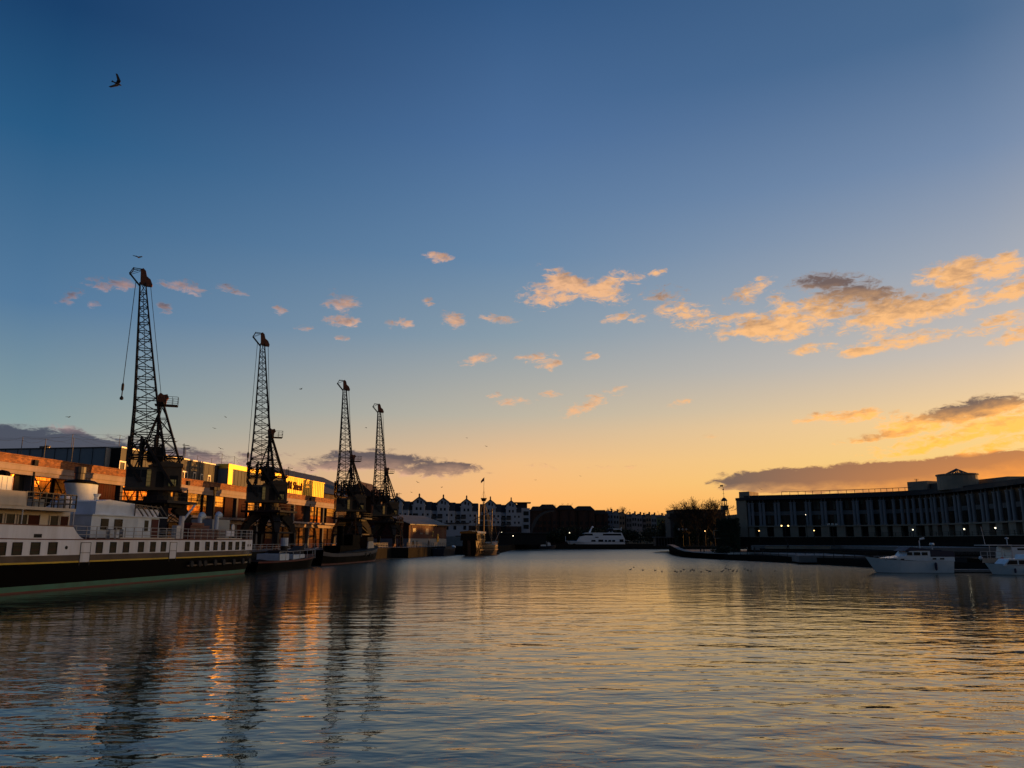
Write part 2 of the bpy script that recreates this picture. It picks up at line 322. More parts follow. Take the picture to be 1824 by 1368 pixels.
# ---------------------------------------------------------------- shared materials
M = dict(
 stone=pmat('quay_stone', (.027, .026, .024), .85, scale=.8, bump=.5, spec=0.0), paving=pmat('paving', (.17, .17, .17), .8, scale=.5, bump=.2),
 dark=pmat('dark_void', (.010, .010, .010), .9), hill=pmat('dark_hillside', (.014, .018, .012), .95, scale=.06, bump=.3, spec=.05),
 band=pmat('painted_concrete', (.36, .28, .25), .75, scale=.9, var=.35, streak=True), pier=pmat('grey_concrete', (.11, .105, .11), .8, scale=.7, var=.3, streak=True),
 wood=pmat('red_wood', (.06, .016, .009), .8, spec=.15, scale=.9, var=.4, streak=True), steel=pmat('crane_steel', (.022, .021, .022), .6, spec=.2, metal=.0, scale=2.0, var=.5),
 rust=pmat('rust_brown', (.17, .055, .022), .7, scale=2.0, var=.5), cabg=pmat('cab_grey_green', (.035, .037, .034), .55, scale=1.5, var=.35),
 buff=pmat('cab_buff', (.085, .058, .028), .6, scale=1.5, var=.35), white=pmat('white_ship_paint', (.76, .80, .88), .5, spec=.1, scale=.9, var=.10, streak=True, col2=(.60, .61, .64)),
 cream=pmat('cream_paint', (.52, .47, .40), .45, scale=.8, var=.2, streak=True), blue_w=pmat('pale_blue_paint', (.56, .66, .76), .45, spec=.2, scale=.7, var=.18),
 black=pmat('black_gloss', (.004, .004, .004), .5, scale=.5, spec=.02), bandg=pmat('hull_grey_brown', (.11, .085, .07), .18, scale=.4, spec=.8, var=.3),
 yellow=pmat('yellow_line', (.62, .42, .03), .4), green=pmat('boot_top_green', (.045, .17, .11), .6, scale=.6, var=.35), redline=pmat('dark_red', (.10, .012, .012), .5),
 rail=pmat('rail_paint', (.33, .35, .38), .5), darkrail=pmat('dark_rail', (.03, .03, .034), .5), railw=pmat('white_rail', (.55, .56, .58), .45),
 clad=pmat('dark_glass_panels', (.07, .072, .070), .55, metal=.0, spec=.25, scale=.4, var=.2), grey=pmat('grey_panels', (.24, .28, .31), .55, scale=.3, var=.12),
 ycl=pmat('pale_metal_cladding', (.98, .64, .09), .42, metal=.5, scale=.6, var=.14, streak=True), coping=pmat('pale_metal_coping', (.7, .66, .6), .5, metal=.4),
 rope=pmat('wire_rope', (.02, .02, .02), .6), slate=pmat('slate_roof', (.022, .026, .034), .7, scale=.5, var=.3), brickd=pmat('dark_red_brick', (.05, .026, .020), .85, scale=.4, var=.3),
 rend=pmat('white_render', (.40, .44, .50), .8, scale=.2, var=.12), glassd=pmat('dark_window_glass', (.008, .011, .015), .3, spec=.25), stonep=pmat('bath_stone', (.30, .26, .20), .85, scale=.5, var=.22),
 column=pmat('grey_column', (.20, .22, .245), .6, scale=.6, var=.15), gloss_b=pmat('navy_canvas', (.010, .018, .055), .6, scale=2), boatw=pmat('white_gelcoat', (.68, .76, .82), .28, scale=.6, var=.08),
 tree=pmat('bark', (.022, .017, .012), .9, scale=3), leaf=pmat('ivy_leaf', (.018, .032, .012), .8, scale=2, var=.6), redw=pmat('red_boards', (.065, .013, .009), .8, scale=.8, var=.3, streak=True),
 roofg=pmat('grey_sheet_roof', (.03, .032, .036), .6, scale=.5, var=.2), tarp=pmat('pale_blue_container', (.20, .26, .30), .6, scale=.8), hullb=pmat('blue_black_hull', (.018, .024, .04), .5, scale=.8),
 ochre=pmat('tarred_ochre_wood', (.035, .018, .008), .5, scale=1.2, var=.5, spec=.25), gilt=pmat('ochre_gloss_paint', (.36, .16, .03), .25, spec=.8), oak=pmat('oak_spar', (.15, .07, .035), .5), bird=pmat('gull_grey', (.05, .052, .055), .8), birdw=pmat('gull_white', (.40, .40, .42), .8),
 skin=pmat('dark_clothes', (.02, .02, .024), .9), leadg=pmat('lead_grey', (.05, .055, .06), .6), flag=pmat('red_white_flag', (.35, .10, .08), .8), glow=emat('lamp_warm', (1, .62, .22), 4.0),
 gloww=emat('lamp_white', (1, .88, .62), 3.5), globe=pmat('opal_globe', (.5, .5, .46), .3), orange=pmat('life_ring_orange', (.5, .06, .03), .5), tyre=pmat('tyre_rubber', (.012, .012, .012), .8),
)
def brick_mat():
    m = bpy.data.materials.new('orange_brick'); m.use_nodes = True; q = NT(m.node_tree)
    t = q.n('ShaderNodeTexCoord'); s = q.n('ShaderNodeSeparateXYZ'); q.put(s.inputs[0], t.outputs['Object'])
    v = q.n('ShaderNodeCombineXYZ'); q.put(v.inputs[0], q.m('ADD', s.outputs[0], s.outputs[1])); q.put(v.inputs[1], s.outputs[2])
    br = q.n('ShaderNodeTexBrick', ins={'Vector': v.outputs[0], 'Color1': (.52, .20, .06, 1), 'Color2': (.24, .08, .025, 1), 'Mortar': (.28, .17, .10, 1), 'Scale': 1.0, 'Mortar Size': .02, 'Brick Width': .5, 'Row Height': .17})
    nz = q.n('ShaderNodeTexNoise', ins={'Vector': t.outputs['Object'], 'Scale': .9, 'Detail': 7.0, 'Roughness': .7}).outputs['Fac']
    cc = q.mix(q.mr(nz, .42, .72, 0, .75), br.outputs[0], (.06, .03, .018, 1))
    bn = q.n('ShaderNodeBump', ins={'Strength': .8, 'Distance': .03, 'Height': br.outputs['Fac']}); bn.invert = True
    b = q.n('ShaderNodeBsdfPrincipled', ins={'Base Color': cc, 'Roughness': .85, 'Normal': bn.outputs[0]}); q.n('ShaderNodeOutputMaterial', ins={0: b.outputs[0]}); return m
M['brick'] = brick_mat()
def glass_mat(name, tint, rough, wob, back, panes=.62, part_metal=0.0):
    # old glazing: many small panes in thin bars, each pane set at a slightly different angle
    m = bpy.data.materials.new(name); m.use_nodes = True; q = NT(m.node_tree)
    t = q.n('ShaderNodeTexCoord'); s = q.n('ShaderNodeSeparateXYZ'); q.put(s.inputs[0], t.outputs['Object'])
    v = q.n('ShaderNodeCombineXYZ'); q.put(v.inputs[0], q.m('DIVIDE', s.outputs[0], panes)); q.put(v.inputs[1], q.m('DIVIDE', s.outputs[2], panes * .8))
    wn = q.n('ShaderNodeTexWhiteNoise', noise_dimensions='2D'); q.put(wn.inputs['Vector'], q.vm('FLOOR', v.outputs[0]))
    nz = q.n('ShaderNodeTexNoise', ins={'Vector': q.vm('MULTIPLY', t.outputs['Object'], (1.4, 1.4, .5)), 'Scale': 1.6, 'Detail': 3.0})
    geo = q.n('ShaderNodeNewGeometry').outputs['Normal']
    off = q.vm('MULTIPLY_ADD', wn.outputs['Color'], (wob, wob, wob), (-wob / 2,) * 3)
    off2 = q.vm('MULTIPLY_ADD', nz.outputs['Color'], (wob, wob, wob * 1.2), (-wob / 2,) * 3)
    nn = q.vm('NORMALIZE', q.vm('ADD', geo, q.vm('ADD', off, off2)))
    fr = q.vm('FRACTION', v.outputs[0]); fs = q.n('ShaderNodeSeparateXYZ'); q.put(fs.inputs[0], fr)
    barm = q.m('MAXIMUM', q.m('GREATER_THAN', fs.outputs[0], .93), q.m('GREATER_THAN', fs.outputs[1], .91))
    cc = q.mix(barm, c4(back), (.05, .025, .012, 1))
    b = q.n('ShaderNodeBsdfPrincipled', ins={'Base Color': cc, 'Normal': nn, 'IOR': 1.5, 'Metallic': part_metal, 'Specular Tint': c4(tint)})
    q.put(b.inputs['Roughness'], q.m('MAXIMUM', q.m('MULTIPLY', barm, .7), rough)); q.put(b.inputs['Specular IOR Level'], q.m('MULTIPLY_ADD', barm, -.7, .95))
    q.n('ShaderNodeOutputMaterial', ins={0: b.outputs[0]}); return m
M['win'] = glass_mat('old_glazing_sunset_tint', (1, .75, .45), .18, .05, (1.0, .66, .20), .62, .6)  # orange base and part metal put the reflected sunset glow into the panes
M['win2'] = glass_mat('curtained_glazing_sunset_tint', (1, .7, .4), .24, .12, (.90, .34, .05), 1.1, .55)  # deeper orange: sunset glow held in the pane colour
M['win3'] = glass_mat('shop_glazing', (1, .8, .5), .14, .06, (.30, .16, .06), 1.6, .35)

# ---------------------------------------------------------------- land
QZ = 2.5
def poly_land(name, pts, z, mat, depth=5.0, kind='structure'):
    b = MB(); b.prism([(p[0], p[1]) for p in pts], z - depth, z); return tag(b.build(name, mat), kind=kind)
P2 = lambda s, t: tuple(st(s, t)[:2])
poly_land('left_quay', [P2(-60, 57), P2(-60, 400), P2(236, 400), P2(236, 52.6), P2(190, 52.6), P2(190, 57)], QZ, M['stone'])
poly_land('quay_pavement', [P2(-60, 57.5), P2(-60, 300), P2(235, 300), P2(235, 53.1), P2(190.5, 53.1), P2(190.5, 57.5)], QZ + .004, M['paving'], .01)
poly_land('far_quay', [(-120, 240), (-6, 240), (2, 396), (140, 398), (160, 330), (300, 330), (900, 330), (900, 1600), (-900, 1600), (-900, 240)], 2.4, M['stone'])
# hill far behind
def terrain():
    b = MB(); nx, ny = 90, 14; random.seed(3)
    for j in range(ny + 1):
        for i in range(nx + 1):
            x = -520 + 1240 * i / nx; y = 435 + 420 * j / ny
            ridge = 18 + 5 * math.sin(x * .011 + 1) + 3 * math.sin(x * .037) - 8 * max(0, min(1, (x + 30) / 160))
            kx = max(0, min(1, (x - 150) / 50)); ridge = ridge * (1 - kx) + (27.5 + 1.0 * math.sin(x * .05)) * kx; z = 2.3 + (ridge - 2) * max(0, min(1, (j - 1) / (7 - 5.8 * max(0, min(1, (x - 130) / 60))))) ** 1.3 + random.uniform(-.6, .6) * (j > 1)  # unseen ridge on the right, raised behind the crescent to block low sun
            b.v.append(Vector((x, y, z)))
    for j in range(ny):
        for i in range(nx): a = j * (nx + 1) + i; b.f.append([a, a + 1, a + nx + 2, a + nx + 1]); b.mi.append(0)
    tag(b.build('hillside', M['hill'], smooth=True), kind='structure')
terrain()

# ---------------------------------------------------------------- waterfront museum shed
FT = 70.0                                  # facade plane
def Lq(s, t, z=0): return (s, t, z)        # coordinates inside things rooted on the quay frame
bld = thing('warehouse', 'long two storey brick dockside warehouse with yellow clad rooftop storeys on the left quay', 'warehouse', st(0, 0, 0), QROT)
ED = 1e-3
S0, S1 = 58.8, 186.5; BAY = 8.45
pk = [101 + BAY * i for i in range(-5, 11)]
b = MB(); b.box(S0, S1, FT - .02, FT + .35, 12.95, 14.0); b.box(S0, S1, FT - .10, FT + .42, 14.0, 14.14); b.build('brick_parapet', M['brick'], bld)
b = MB(); b.box(S0, S1, FT - .25, FT + .4, 12.32, 12.95); b.box(S0, S1, FT - .12, FT + .4, 11.85, 12.32); b.box(S0, S1, FT - .32, FT + .4, 12.90, 13.02); b.build('concrete_band', M['band'], bld)
b = MB(); b.box(S0, S1, FT + .42, FT + 28, 13.1, 13.5); b.build('flat_roof', M['slate'], bld)
b = MB(); b.box(S0, S1, FT + .9, FT + 28, QZ, 13.1); b.build('inner_wall', M['dark'], bld)
b = MB(); b.box(S0, S1, FT - 1.5, FT + .5, 7.85, 8.22); b.box(S0, S1, FT - .05, FT + .5, 7.1, 7.85); b.build('balcony_slab', M['band'], bld)
for s in pk:
    if S0 - 1 < s < S1 + 1:
        b = MB(); b.box(s - .3, s + .3, FT - .05, FT + .88, 8.22, 11.85); b.box(s - .35, s + .35, FT - .1, FT + .88, QZ, 7.1); b.build('pillar', M['pier'], bld)
def panel(s0, s1, z0, z1, kind):
    d = .45 if kind != 'dark' else .85
    if kind in ('win', 'win2', 'win3'):
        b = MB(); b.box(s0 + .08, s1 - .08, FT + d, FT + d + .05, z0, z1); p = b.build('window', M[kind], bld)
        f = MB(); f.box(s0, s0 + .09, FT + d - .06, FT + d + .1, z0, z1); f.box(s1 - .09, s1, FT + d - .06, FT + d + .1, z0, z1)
        f.box(s0, s1, FT + d - .05, FT + d + .08, z0 + (z1 - z0) * .42, z0 + (z1 - z0) * .42 + .1)
        if z1 - z0 > 3.3:
            mz = z0 + (z1 - z0) * .45; mx = (s0 + s1) / 2
            f.bar((s0, FT + d - .05, z1), (mx, FT + d - .05, mz), .07); f.bar((s1, FT + d - .05, z1), (mx, FT + d - .05, mz), .07)
        f.build('frame', M['wood'], p)
    elif kind == 'wood':
        b = MB(); n = max(2, int((s1 - s0) / .5))
        for i in range(n):
            a = s0 + (s1 - s0) * i / n; e = s0 + (s1 - s0) * (i + 1) / n
            b.box(a + .02, e - .02, FT + d, FT + d + .08, z0, z1)
        b.box(s0, s1, FT + d - .05, FT + d + .02, z0 + 1.6, z0 + 1.75)
        b.build('sliding_door', M['wood'], bld)
# upper storey bays: (bay start, [(from, to, kind) as shares of the bay])
UP = {0: [(.05, .45, 'win2'), (.5, .95, 'win2')], 1: [(.05, .45, 'win2'), (.62, .95, 'win2')], 2: [(.06, .30, 'win2'), (.42, .74, 'win2')], 3: [(.05, .43, 'win2'), (.50, .93, 'win2')],
      4: [(.05, .5, 'wood'), (.5, .95, 'wood')], 5: [(.05, .5, 'win2'), (.55, .95, 'win2')], 6: [(.05, .40, 'win'), (.46, .62, 'win')], 7: [(.08, .62, 'win'), (.70, .86, 'win')], 8: [(.12, .50, 'win'), (.58, .95, 'wood')],
      9: [(.05, .5, 'wood'), (.6, .95, 'win')], 10: [(.1, .5, 'win')], 11: [(.05, .95, 'wood')], 12: [(.05, .75, 'wood')], 13: [(.05, .42, 'win'), (.5, .62, 'win'), (.72, .97, 'win')], 14: [(.35, .95, 'win')], 15: [(.05, .45, 'win'), (.55, .95, 'win')]}
for i, s in enumerate(pk[:-1]):
    a = s + .3; e = s + BAY - .3
    for (u0, u1, kd) in UP.get(i, []):
        p0, p1 = a + (e - a) * u0, a + (e - a) * u1
        if p0 > S0 and p1 < S1:
            if kd in ('win',):
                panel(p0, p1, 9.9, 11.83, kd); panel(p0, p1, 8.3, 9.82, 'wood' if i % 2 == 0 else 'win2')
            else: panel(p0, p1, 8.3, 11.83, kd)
    for (u0, u1, kd) in ([(.04, .46, 'win3'), (.54, .96, 'win3')] if i not in (4, 9) else [(.05, .95, 'wood')]):
        p0, p1 = a + (e - a) * u0, a + (e - a) * u1
        if p0 > S0 and p1 < S1:
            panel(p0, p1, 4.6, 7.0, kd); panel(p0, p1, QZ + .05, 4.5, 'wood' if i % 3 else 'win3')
for sx_h in (62.5, 84, 117.7, 143.2, 168.5):
    q = MB(); q.box(sx_h - .3, sx_h + .3, FT - .34, FT - .02, 13.05, 13.75); q.box(sx_h - .08, sx_h + .08, FT - .24, FT - .06, 8.3, 13.05); q.build('rainwater_hopper', M['dark'], bld)
# rooftop storeys
def rooftop(name, s0, s1, t0, t1, z0, z1, mat, endmat, ribs, capmat):
    b = MB(); b.box(s0, s1, t0, t1, z0, z1); b.f = b.f; b.mi = [1, 0, 0, 1, 0, 1]
    b.mi = [1, 1, 0, 1, 1, 1]
    p = b.build(name, [mat, endmat], bld)
    r = MB(); n = int((s1 - s0) / ribs)
    for i in range(n + 1):
        s = s0 + (s1 - s0) * i / n; r.box(s - .04, s + .04, t0 - .05, t0 + .02, z0, z1)
    r.build('panel_joint', M['darkrail'], p)
    c = MB(); c.box(s0 - .12, s1 + .12, t0 - .14, t1, z1, z1 + .2); c.build('coping', capmat, p); return p
T1 = FT + 2.4
p = rooftop('glazed_rooftop_storey', onq(214, 820, T1)[0], onq(388, 840, T1)[0], T1, T1 + 18, 13.5, 17.55, M['clad'], M['dark'], 1.5, M['coping'])
for (x, y, ww) in [(222, 831, 2.6), (328, 847, 2.0), (346, 849, .9), (359, 852, .9), (372, 854, .9)]:
    s, z = onq(x, y, T1 - .05); f = MB(); f.box(s - ww / 2, s + ww / 2, T1 - .10, T1 - .03, z + .55, z + .75); f.box(s - ww / 2, s - ww / 2 + .12, T1 - .10, T1 - .03, z - .75, z + .55); f.box(s + ww / 2 - .12, s + ww / 2, T1 - .10, T1 - .03, z - .75, z + .55)
    if ww > 1.5: f.box(s - .08, s + .08, T1 - .10, T1 - .03, z - .75, z + .55)
    f.build('window_frame', M['coping'], p)
# long grey panelled end wall set back behind the parapet, facing the viewer
e0 = st(*[onq(214, 820, T1)[0] - .0, T1]); 
s_e = onq(214, 820, T1)[0]
g = MB(); n = 15; L0, L1 = T1 + 1.6, T1 + 32
g.box(s_e + .02 - 1.2, s_e - .02, L0, L1, 13.5, 17.45); gp = g.build('grey_end_wall', M['grey'], bld)
g = MB()
for i in range(n + 1): y = L0 + (L1 - L0) * i / n; g.box(s_e - 1.24, s_e - 1.19, y - .035, y + .035, 13.5, 17.45)
g.build('panel_joint', M['darkrail'], gp)
g = MB(); g.box(s_e - 1.3, s_e, L0, L1 + .1, 17.45, 17.6); g.build('coping', M['leadg'], gp)
T2 = FT + .6
s2a, s2b = onq(406, 840, T2)[0], onq(500, 850, T2)[0]
rooftop('yellow_framed_rooftop_storey', s2a, s2b, T2, T2 + 12, 14.2, 17.1, M['clad'], M['grey'], 1.3, M['ycl'])
f = MB(); f.box(s2a - .03, s2b, T2 - .12, T2 - .02, 17.1, 17.95); f.box(s2a - .03, s2a + 1.6, T2 - .12, T2 - .02, 14.2, 17.1); f.box(s2a - .03, s2b, T2 - .02, T2 + 12, 17.32, 17.95); f.build('fascia', M['ycl'], bld)
s3a, s3b = onq(509, 860, T2)[0], onq(577, 870, T2)[0]
p3 = rooftop('clad_rooftop_storey', s3a, s3b, T2, T2 + 12, 14.2, 17.6, M['ycl'], M['grey'], 1.0, M['ycl'])
# lettering on the cladding
def lettering(text, s, z, t, h, mat, parent, name='sign_letter', gap=.12, depth=.12):
    cu = bpy.data.curves.new('tmp', 'FONT'); cu.body = text; cu.size = h * 1.38; cu.extrude = depth / 2; cu.offset = .025
    o = bpy.data.objects.new('tmp', cu); COL.objects.link(o); bpy.context.view_layer.update()
    me = bpy.data.meshes.new_from_object(o); bpy.data.objects.remove(o)
    me.transform(Matrix.Translation((s, t, z)) @ Matrix.Rotation(math.pi / 2, 4, 'X')); me.materials.clear(); me.materials.append(mat)
    q = bpy.data.objects.new(name, me); COL.objects.link(q); q.parent = parent; return q
sl, zl = onq(510.5, 866, T2)
lettering('M Shed', sl + .6, 15.1, T2 - .15, 1.75, M['wood'], bld, 'sign_lettering')
# roof clutter: flues, net on poles
for (x, h_) in ((76, 1.9), (84, 2.0)):
    d = st(s_e + 4, T1 + 0); P = at(x, 800, 125); f = thing('roof_flue', 'short bright metal roof flue, ' + ('left' if x == 76 else 'right') + ' one of the pair above the grey end wall', 'flue', (P.x, P.y, 13.45), QROT, 'paired metal flues on the warehouse roof')
    q = MB(); q.tube((0, 0, 0), (0, 0, 17.3 - 13.45 + h_ * .9), .42, 10); q.build('pipe', M['coping'], f); q = MB(); q.tube((0, 0, 17.3 - 13.45 + h_ * .9), (0, 0, 17.3 - 13.45 + h_ * .9 + .25), .5, 10); q.build('cap', M['leadg'], f)
net = thing('roof_netting', 'thin bird netting strung on slim poles along the whole warehouse roof', 'netting', st(0, 0, 0), QROT)
wv = MB()
NP = [(40, 784, 6), (82, 782, 6), (132, 780, 6), (214, 775, 6), (331, 799, 7), (396, 808, 7), (418, 813, 7), (441, 818, 7), (507, 835, 4), (524, 839, 4), (543, 842, 4), (563, 846, 4)]
prev = None
for (x, y, off) in NP:
    s, z = onq(x, y, FT + off); q = MB(); q.tube((s, FT + off, 17.4 if 214 < x or x > 400 else 13.5), (s, FT + off, z), .028, 4)
    q.build('pole', M['leadg'], net); q = MB(); q.tube((s, FT + off + 8, 17.4), (s, FT + off + 8, z + .3), .028, 4); q.build('pole', M['leadg'], net)
    wv.tube((s, FT + off, z), (s, FT + off + 8, z + .3), .012, 3)
    if prev:
        for kk in range(2):
            a, b_ = prev
            for j in range(6):
                t0, t1 = j / 6, (j + 1) / 6; sag = lambda t: -.45 * 4 * t * (1 - t)
                A0 = Vector((a[0], a[1] + 8 * kk, a[2] + .3 * kk)); B0 = Vector((s, FT + off + 8 * kk, z + .3 * kk))
                wv.tube(A0.lerp(B0, t0) + Vector((0, 0, sag(t0))), A0.lerp(B0, t1) + Vector((0, 0, sag(t1))), .014, 3)
        wv.tube(a, (s, FT + off, 17.5), .010, 3)
    prev = ((s, FT + off, z), 0)
wv.build('net_line', M['leadg'], net)
# dark gabled shed behind the far end of the warehouse
bk = thing('dark_gabled_building', 'tall dark pitched roof building behind the far end of the warehouse', 'building', st(0, 0, 0), QROT)
tb = 78; sA = onq(579, 880, tb)[0]; sB = 238
q = MB(); q.box(sA, sB, tb + 1, tb + 34, QZ, 17.0); q.build('wall', M['brickd'], bk)
q = MB(); q.prismx([(tb, 16.6), (tb + 17, 24.2), (tb + 35, 16.6)], sA - .5, sB + .5); q.build('roof', M['slate'], bk)
q = MB(); q.box(sA + 30, sA + 32, tb - 6, tb + 2, QZ, 18.0); q.prismx([(tb - 6.2, 17.2), (tb - 1, 21.5), (tb + 4, 17.2)], sA + 24, sA + 36); q.build('gable', M['brickd'], bk)

# ---------------------------------------------------------------- dockside cranes
CRT = 62.0
def make_crane(label, hd=4.5):
    r = thing('dock_crane', label, 'crane', (0, 0, QZ), QROT, 'row of four lattice dock cranes along the left quay')
    st_ = M['steel']
    # portal, square to the quay
    for sx in (-1, 1):
        for sy in (-1, 1):
            q = MB(); P = [(sx * 1.7, sy * 1.7, 6.2), (sx * 2.9, sy * 2.7, 4.6), (sx * 3.4, sy * 3.1, 3.0), (sx * 3.5, sy * 3.2, .85)]
            W_ = [1.5, 1.15, .8, .65]
            for a, b_, w0, w1 in zip(P, P[1:], W_, W_[1:]): q.bar(a, b_, w0, w0, w2=w1)
            lg = q.build('portal_leg', st_, r)
            q = MB(); q.box(sx * 3.5 - .9, sx * 3.5 + .9, sy * 3.2 - .3, sy * 3.2 + .3, .35, .9)
            for dx in (-.6, .6):
                q.T = Matrix.Translation((sx * 3.5 + dx, sy * 3.2, .3)) @ Matrix.Rotation(math.pi / 2, 4, 'X'); q.lathe([(.3, -.12), (.3, .12)], n=10); q.T = None
            q.build('bogie', M['rust'], lg)
    q = MB()
    for sy in (-1, 1):
        q.bar((-3.4, sy * 3.15, 3.1), (3.4, sy * 3.15, 3.1), .22, .30)
        q.bar((-1.6, sy * 2.0, 5.6), (3.3, sy * 3.1, 3.2), .1); q.bar((1.6, sy * 2.0, 5.6), (-3.3, sy * 3.1, 3.2), .1)
    for sx in (-1, 1):
        q.bar((sx * 3.4, -3.1, 3.1), (sx * 3.4, 3.1, 3.1), .22, .30)
        q.bar((sx * 2.2, -1.6, 5.6), (sx * 3.3, 3.0, 3.2), .1); q.bar((sx * 2.2, 1.6, 5.6), (sx * 3.3, -3.0, 3.2), .1)
    q.build('portal_bracing', st_, r)
    q = MB(); q.box(-3.6, 3.6, -3.6, 3.6, 6.55, 6.9); q.box(-2.6, 2.6, -2.6, 2.6, 6.1, 6.55)
    for a, b_ in (((-3.55, -3.55), (3.55, -3.55)), ((3.55, -3.55), (3.55, 3.55)), ((3.55, 3.55), (-3.55, 3.55)), ((-3.55, 3.55), (-3.55, -3.55))):
        for z in (7.4, 7.9): q.tube((*a, z), (*b_, z), .025, 4)
        for i in range(6):
            x = a[0] + (b_[0] - a[0]) * i / 5; y = a[1] + (b_[1] - a[1]) * i / 5; q.tube((x, y, 6.9), (x, y, 7.9), .025, 4)
    q.build('portal_platform', st_, r)
    # everything above turns on the slewing ring
    T = Matrix.Rotation(R(119), 4, 'Z')
    def mb(): x = MB(); x.T = T; return x
    q = mb(); q.lathe([(1.9, 6.9), (1.9, 7.5), (1.5, 7.6), (1.5, 8.35)], n=16); q.build('slewing_ring', st_, r)
    q = mb(); q.box(-2.9, 4.3, -2.0, 2.0, 8.3, 8.6); q.box(-2.7, 1.4, -1.7, 1.7, 8.6, 11.5)
    q.prismy([(-2.85, 11.45), (1.5, 11.45), (1.5, 11.6), (-.7, 12.3), (-2.85, 11.9)], -1.85, 1.85); hs = q.build('machinery_house', M['buff'], r)
    q = mb(); q.box(-2.3, -1.3, 1.7, 1.74, 9.0, 10.3); q.box(-.6, .4, 1.7, 1.74, 8.7, 10.8); q.build('door', M['dark'], hs)
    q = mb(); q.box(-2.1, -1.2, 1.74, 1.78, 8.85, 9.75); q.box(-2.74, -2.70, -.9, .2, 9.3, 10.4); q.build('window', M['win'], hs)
    q = mb(); q.box(1.4, 4.1, -1.6, 1.6, 8.6, 10.0); q.box(1.4, 4.1, -1.6, 1.6, 11.0, 11.35)
    for x in (1.45, 2.3, 3.2, 4.05):
        for y in (-1.55, 1.55): q.box(x - .06, x + .06, y - .06, y + .06, 10.0, 11.0)
    q.build('driver_cab', M['cabg'], r)
    q = mb(); q.box(1.5, 4.0, -1.5, 1.5, 10.0, 11.0); q.build('cab_glazing', M['glassd'], r)
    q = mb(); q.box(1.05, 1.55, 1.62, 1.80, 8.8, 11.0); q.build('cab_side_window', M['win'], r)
    # A-frame with platform and pulley housing at the apex
    q = mb(); ap = 20.4
    for y in (-1, 1):
        q.bar((.7, y * 1.6, 11.3), (.9, y * .5, ap), .26, .30); q.bar((-2.5, y * 1.5, 11.6), (.5, y * .5, ap), .22, .26)
        q.bar((3.1, y * 1.7, 11.2), (.9, y * .5, ap - 1.5), .16)
        pr = [(12.0, 0), (14, 0), (16, 0), (18, 0)]
        for i in range(4):
            t0, t1 = i / 4, (i + 1) / 4
            A0 = Vector((-2.5, y * 1.5, 11.6)).lerp(Vector((.5, y * .5, ap)), t0); B0 = Vector((.7, y * 1.6, 11.3)).lerp(Vector((.9, y * .5, ap)), t1)
            q.bar(A0, B0, .09); A1 = Vector((-2.5, y * 1.5, 11.6)).lerp(Vector((.5, y * .5, ap)), t1); q.bar(A1, Vector((.7, y * 1.6, 11.3)).lerp(Vector((.9, y * .5, ap)), t0 + .02), .08); q.bar(A1, B0, .10)
    for i in range(1, 4):
        t = i / 4; a = Vector((-2.5, -1.5, 11.6)).lerp(Vector((.5, -.5, ap)), t); b_ = Vector((-2.5, 1.5, 11.6)).lerp(Vector((.5, .5, ap)), t); q.bar(a, b_, .09)
    q.build('a_frame', st_, r)
    q = mb(); q.box(-1.4, 1.5, -.9, .9, 20.0, 20.1)
    for z in (20.6, 21.2):
        for y in (-.88, .88): q.tube((-1.4, y, z), (.3, y, z), .025, 4)
        q.tube((-1.4, -.88, z), (-1.4, .88, z), .025, 4)
    for x in (-1.4, -.7, .2):
        for y in (-.88, .88): q.tube((x, y, 20.1), (x, y, 21.2), .025, 4)
    q.build('top_platform', st_, r)
    q = mb(); q.prismy([(.1, 20.1), (1.1, 20.1), (1.2, 21.4), (.9, 21.8), (.5, 21.5), (.0, 21.6), (-.2, 21.1), (.05, 20.8)], -.35, .35); q.build('pulley_housing', M['rust'], r)
    # swinging counterweight beam
    q = mb(); q.bar((2.0, 1.9, 14.6), (-1.7, 2.05, 8.9), .5, .35); q.bar((2.0, -1.9, 14.6), (-1.7, -2.05, 8.9), .3, .3); q.bar((2.0, -1.9, 14.6), (2.0, 1.9, 14.6), .3); q.box(-.2, 1.8, -1.2, 1.2, 12.2, 14.0)
    q.build('counterweight', st_, r)
    # upper frame of dark posts round the jib foot
    q = mb()
    for (x, h0, h1) in ((4.1, 12.0, 15.4), (2.6, 11.5, 15.4), (.9, 11.5, 15.6)):
        for y in (-1.7, 1.7): q.bar((x, y, h0), (x, y, h1), .30)
    for y in (-1.7, 1.7):
        q.bar((4.2, y, 12.9), (-2.7, y, 12.9), .22); q.bar((4.1, y, 15.3), (-1.5, y, 15.3), .12); q.bar((4.1, y, 12.0), (2.2, y, 9.4), .34); q.bar((-2.6, y, 13.0), (-1.6, y, 11.5), .2)
        for x0, x1 in ((4.1, 2.6), (2.6, .9)): q.bar((x0, y, 12.9), (x1, y, 15.3), .09); q.bar((x1, y, 12.9), (x0, y, 15.3), .09)
        q.tube((-2.7, y, 12.9), (-2.7, y, 14.7), .04, 4); q.tube((-3.4, y, 14.4), (-2.5, y, 14.5), .04, 4)
    for x in (4.1, 2.6, .9, -2.6): q.bar((x, -1.7, 12.9), (x, 1.7, 12.9), .16)
    q.build('support_frame', st_, r)
    # lattice jib, four tapering chords
    q = mb(); ZB, ZT = 12.6, 37.3
    def sec(z):
        t = (z - ZB) / (ZT - ZB)
        if z < 19: wx = 4.4 + (3.05 - 4.4) * (z - ZB) / (19 - ZB)
        else: wx = 3.05 + (.72 - 3.05) * ((z - 19) / (ZT - 19)) ** .92
        wy = 2.9 + (.62 - 2.9) * t ** .95; cx = 1.75 + (hd - 1.75) * t
        return [(cx - wx / 2, -wy / 2), (cx + wx / 2, -wy / 2), (cx + wx / 2, wy / 2), (cx - wx / 2, wy / 2)]
